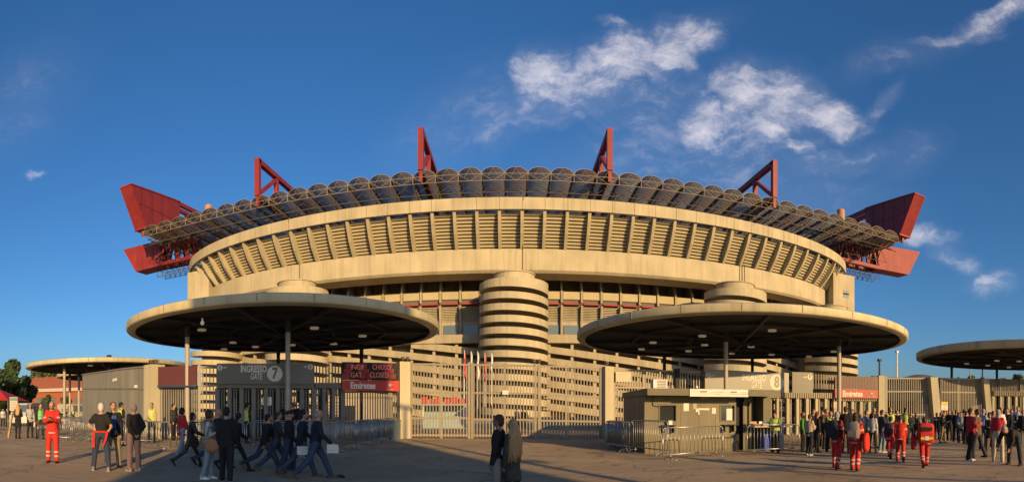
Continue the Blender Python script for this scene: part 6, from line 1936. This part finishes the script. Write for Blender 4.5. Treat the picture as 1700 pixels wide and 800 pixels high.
for k, (x, yh, yf, fc, po, tc_, lc_, hr_, lab) in enumerate((
        (1366, 682, 741, 200, 'stand', 'black', 'black', ('short', 'black'), 'black-clothed person squeezed left of the brown jacket by the turnstiles'),
        (1395, 684, 739, 170, 'crossed', 'charcoal', 'black', ('bob', 'brown'), 'dark-clothed woman at the turnstiles between medic and tall black jacket'),
        (1457, 684, 738, 150, 'relax', 'brown', 'black', ('short', 'brown'), 'brown-jacketed person between the white-topped woman and the faded jeans man'),
        (1470, 683, 739, 200, 'stand', 'black', 'charcoal', ('short', 'black'), 'black-jacketed person by the first bright pillar'),
        (1512, 684, 735, 180, 'talk', 'charcoal', 'black', ('short', 'brown'), 'charcoal-jacketed person right of the fence-facing steward'),
        (1521, 686, 734, 160, 'stand', 'black', 'black', ('bob', 'auburn'), 'reddish-haired person in black left of the lone medic'),
        (1566, 686, 735, 120, 'bag', 'black', 'khaki', ('short', 'blond'), 'fair-haired person holding a bag in front of the poster row'),
        (1587, 680, 733, 20, 'stand', 'navy', 'black', ('short', 'brown'), 'navy-jacketed back view in front of the fence row'),
        (1596, 683, 735, 200, 'relax', 'palegrey', 'denim', ('short', 'black'), 'person in pale grey jacket near the right end of the fence row'),
        (1604, 682, 738, 60, 'talk', 'black', 'black', ('short', 'black'), 'person in black left of the red and black jacket man'),
        (1668, 680, 738, 40, 'crossed', 'black', 'black', ('curly', 'black'), 'curly-haired person in black right of the red pullover man'),
        (1685, 681, 737, 180, 'stand', 'charcoal', 'black', ('short', 'brown'), 'charcoal-jacketed person left of the white-shirted man with folded arms'))):
    person(x, yh, yf, fc, po, lab, ('jacket', tc_), ('trousers', lc_), hair=hr_, fem=hr_[0] == 'bob')
# things they carry
back = lambda key, z=1.22: PPL[key][1]['MT'] @ Vector((0, -.13, z))
held('m1', back('m1'), 'backpack', 'black backpack of the wide-striding medic', 'backpack', backpack('charcoal', .34, .46))
held('m2', back('m2'), 'backpack', 'grey backpack of the medic with the red shoulder bag', 'backpack', backpack('grey', .32, .44))
held('m2', 'elbR', 'medical_bag', 'bright red bag hanging at the right arm of the grey-backpacked medic', 'bag', shoulder_bag('medic', .46, .50), (.12, -.02, .02))
held('m3', back('m3'), 'backpack', 'dark grey backpack of the left medic of the close pair', 'backpack', backpack('charcoal', .28, .40, .14))
held('m4', back('m4', 1.2), 'backpack', 'big red backpack with yellow reflective strip on the lone medic', 'backpack', backpack('medic', .46, .56, .24, True))
held('m4', 'elbL', 'medical_bag', 'dark red shoulder bag at the left side of the lone medic', 'bag', shoulder_bag('crimson', .44, .46), (-.16, -.05, .05))
def phone(t):
    m = MB(); m.box((-.055, -.01, -.04), (.055, .01, .035)); m.build('case', CL['black'], t)
    m = MB(); m.box((-.05, -.013, -.035), (.05, -.0105, .03)); m.build('screen', GLASS, t)
def mid(key, a, b, off=(0, 0, 0)): j = PPL[key][1]; return (j[a] + j[b]) / 2 + Vector(off)
held('med0', mid('med0', 'wrL', 'wrR', (0, .06, .05)), 'mobile_phone', 'black phone held up in the hands of the red-suited man', 'phone', phone)
def bundle(t):
    m = MB(); m.ball((0, 0, 0), (.13, .17, .11), 12, 9, fn=lambda v: v * (1 + .3 * mnoise.noise(v * 14))); m.build('bundle_wrap', CL['white'], t)
    m = MB(); m.bar((-.12, .03, .05), (.12, .03, .07), .02, .02); m.build('tie', CL['black'], t)
held('cman', (.02, -.16, 1.10), 'paper_bundle', 'crumpled white bundle between the man in black and the blond woman', 'bundle', bundle)
def sweater(t):
    m = MB()
    def band(pts, w): 
        for a, b in zip(pts, pts[1:]): m.bar(a, b, w, .05)
    band([Vector((-.17, -.08, 0)), Vector((0, -.135, .01)), Vector((.17, -.08, 0))], .035)
    band([Vector((.165, -.08, 0)), Vector((.15, -.12, -.15)), Vector((.07, -.13, -.36))], .06)
    band([Vector((-.165, -.07, 0)), Vector((-.17, -.11, -.2)), Vector((-.16, -.12, -.40))], .07)
    m.build('knit', CL['red'], t)
worn('tee', PPL['tee'][1]['ML'] @ Vector((0, .0, 1.0)), sweater, 'tied_sweater')
def scarf(t):
    m = MB(); pts = [Vector((math.cos(a) * .085, math.sin(a) * .08, .02 * math.sin(2 * a))) for a in [2 * math.pi * i / 12 for i in range(13)]]
    m.path(pts, .035, 8); m.tube((.05, .10, 0), (.07, .16, -.34), .035, .045, n=8); m.build('wool', CL['mauve'], t, True)
worn('cur', PPL['cur'][1]['neck'] + Vector((0, .0, .01)), scarf, 'scarf')
def hi_shirt(t):
    m = MB(); m.box((-.05, .118, -.24), (.05, .140, .14)); m.build('front_panel', CL['blue'], t)
    m = MB(); m.box((-.008, .141, -.24), (.008, .145, .13)); m.build('button_strip', CL['navy'], t)
worn('blu', PPL['blu'][1]['MT'] @ Vector((0, 0, 1.25)), hi_shirt, 'shirt_front')

bpy.data.scenes.remove(WORK)
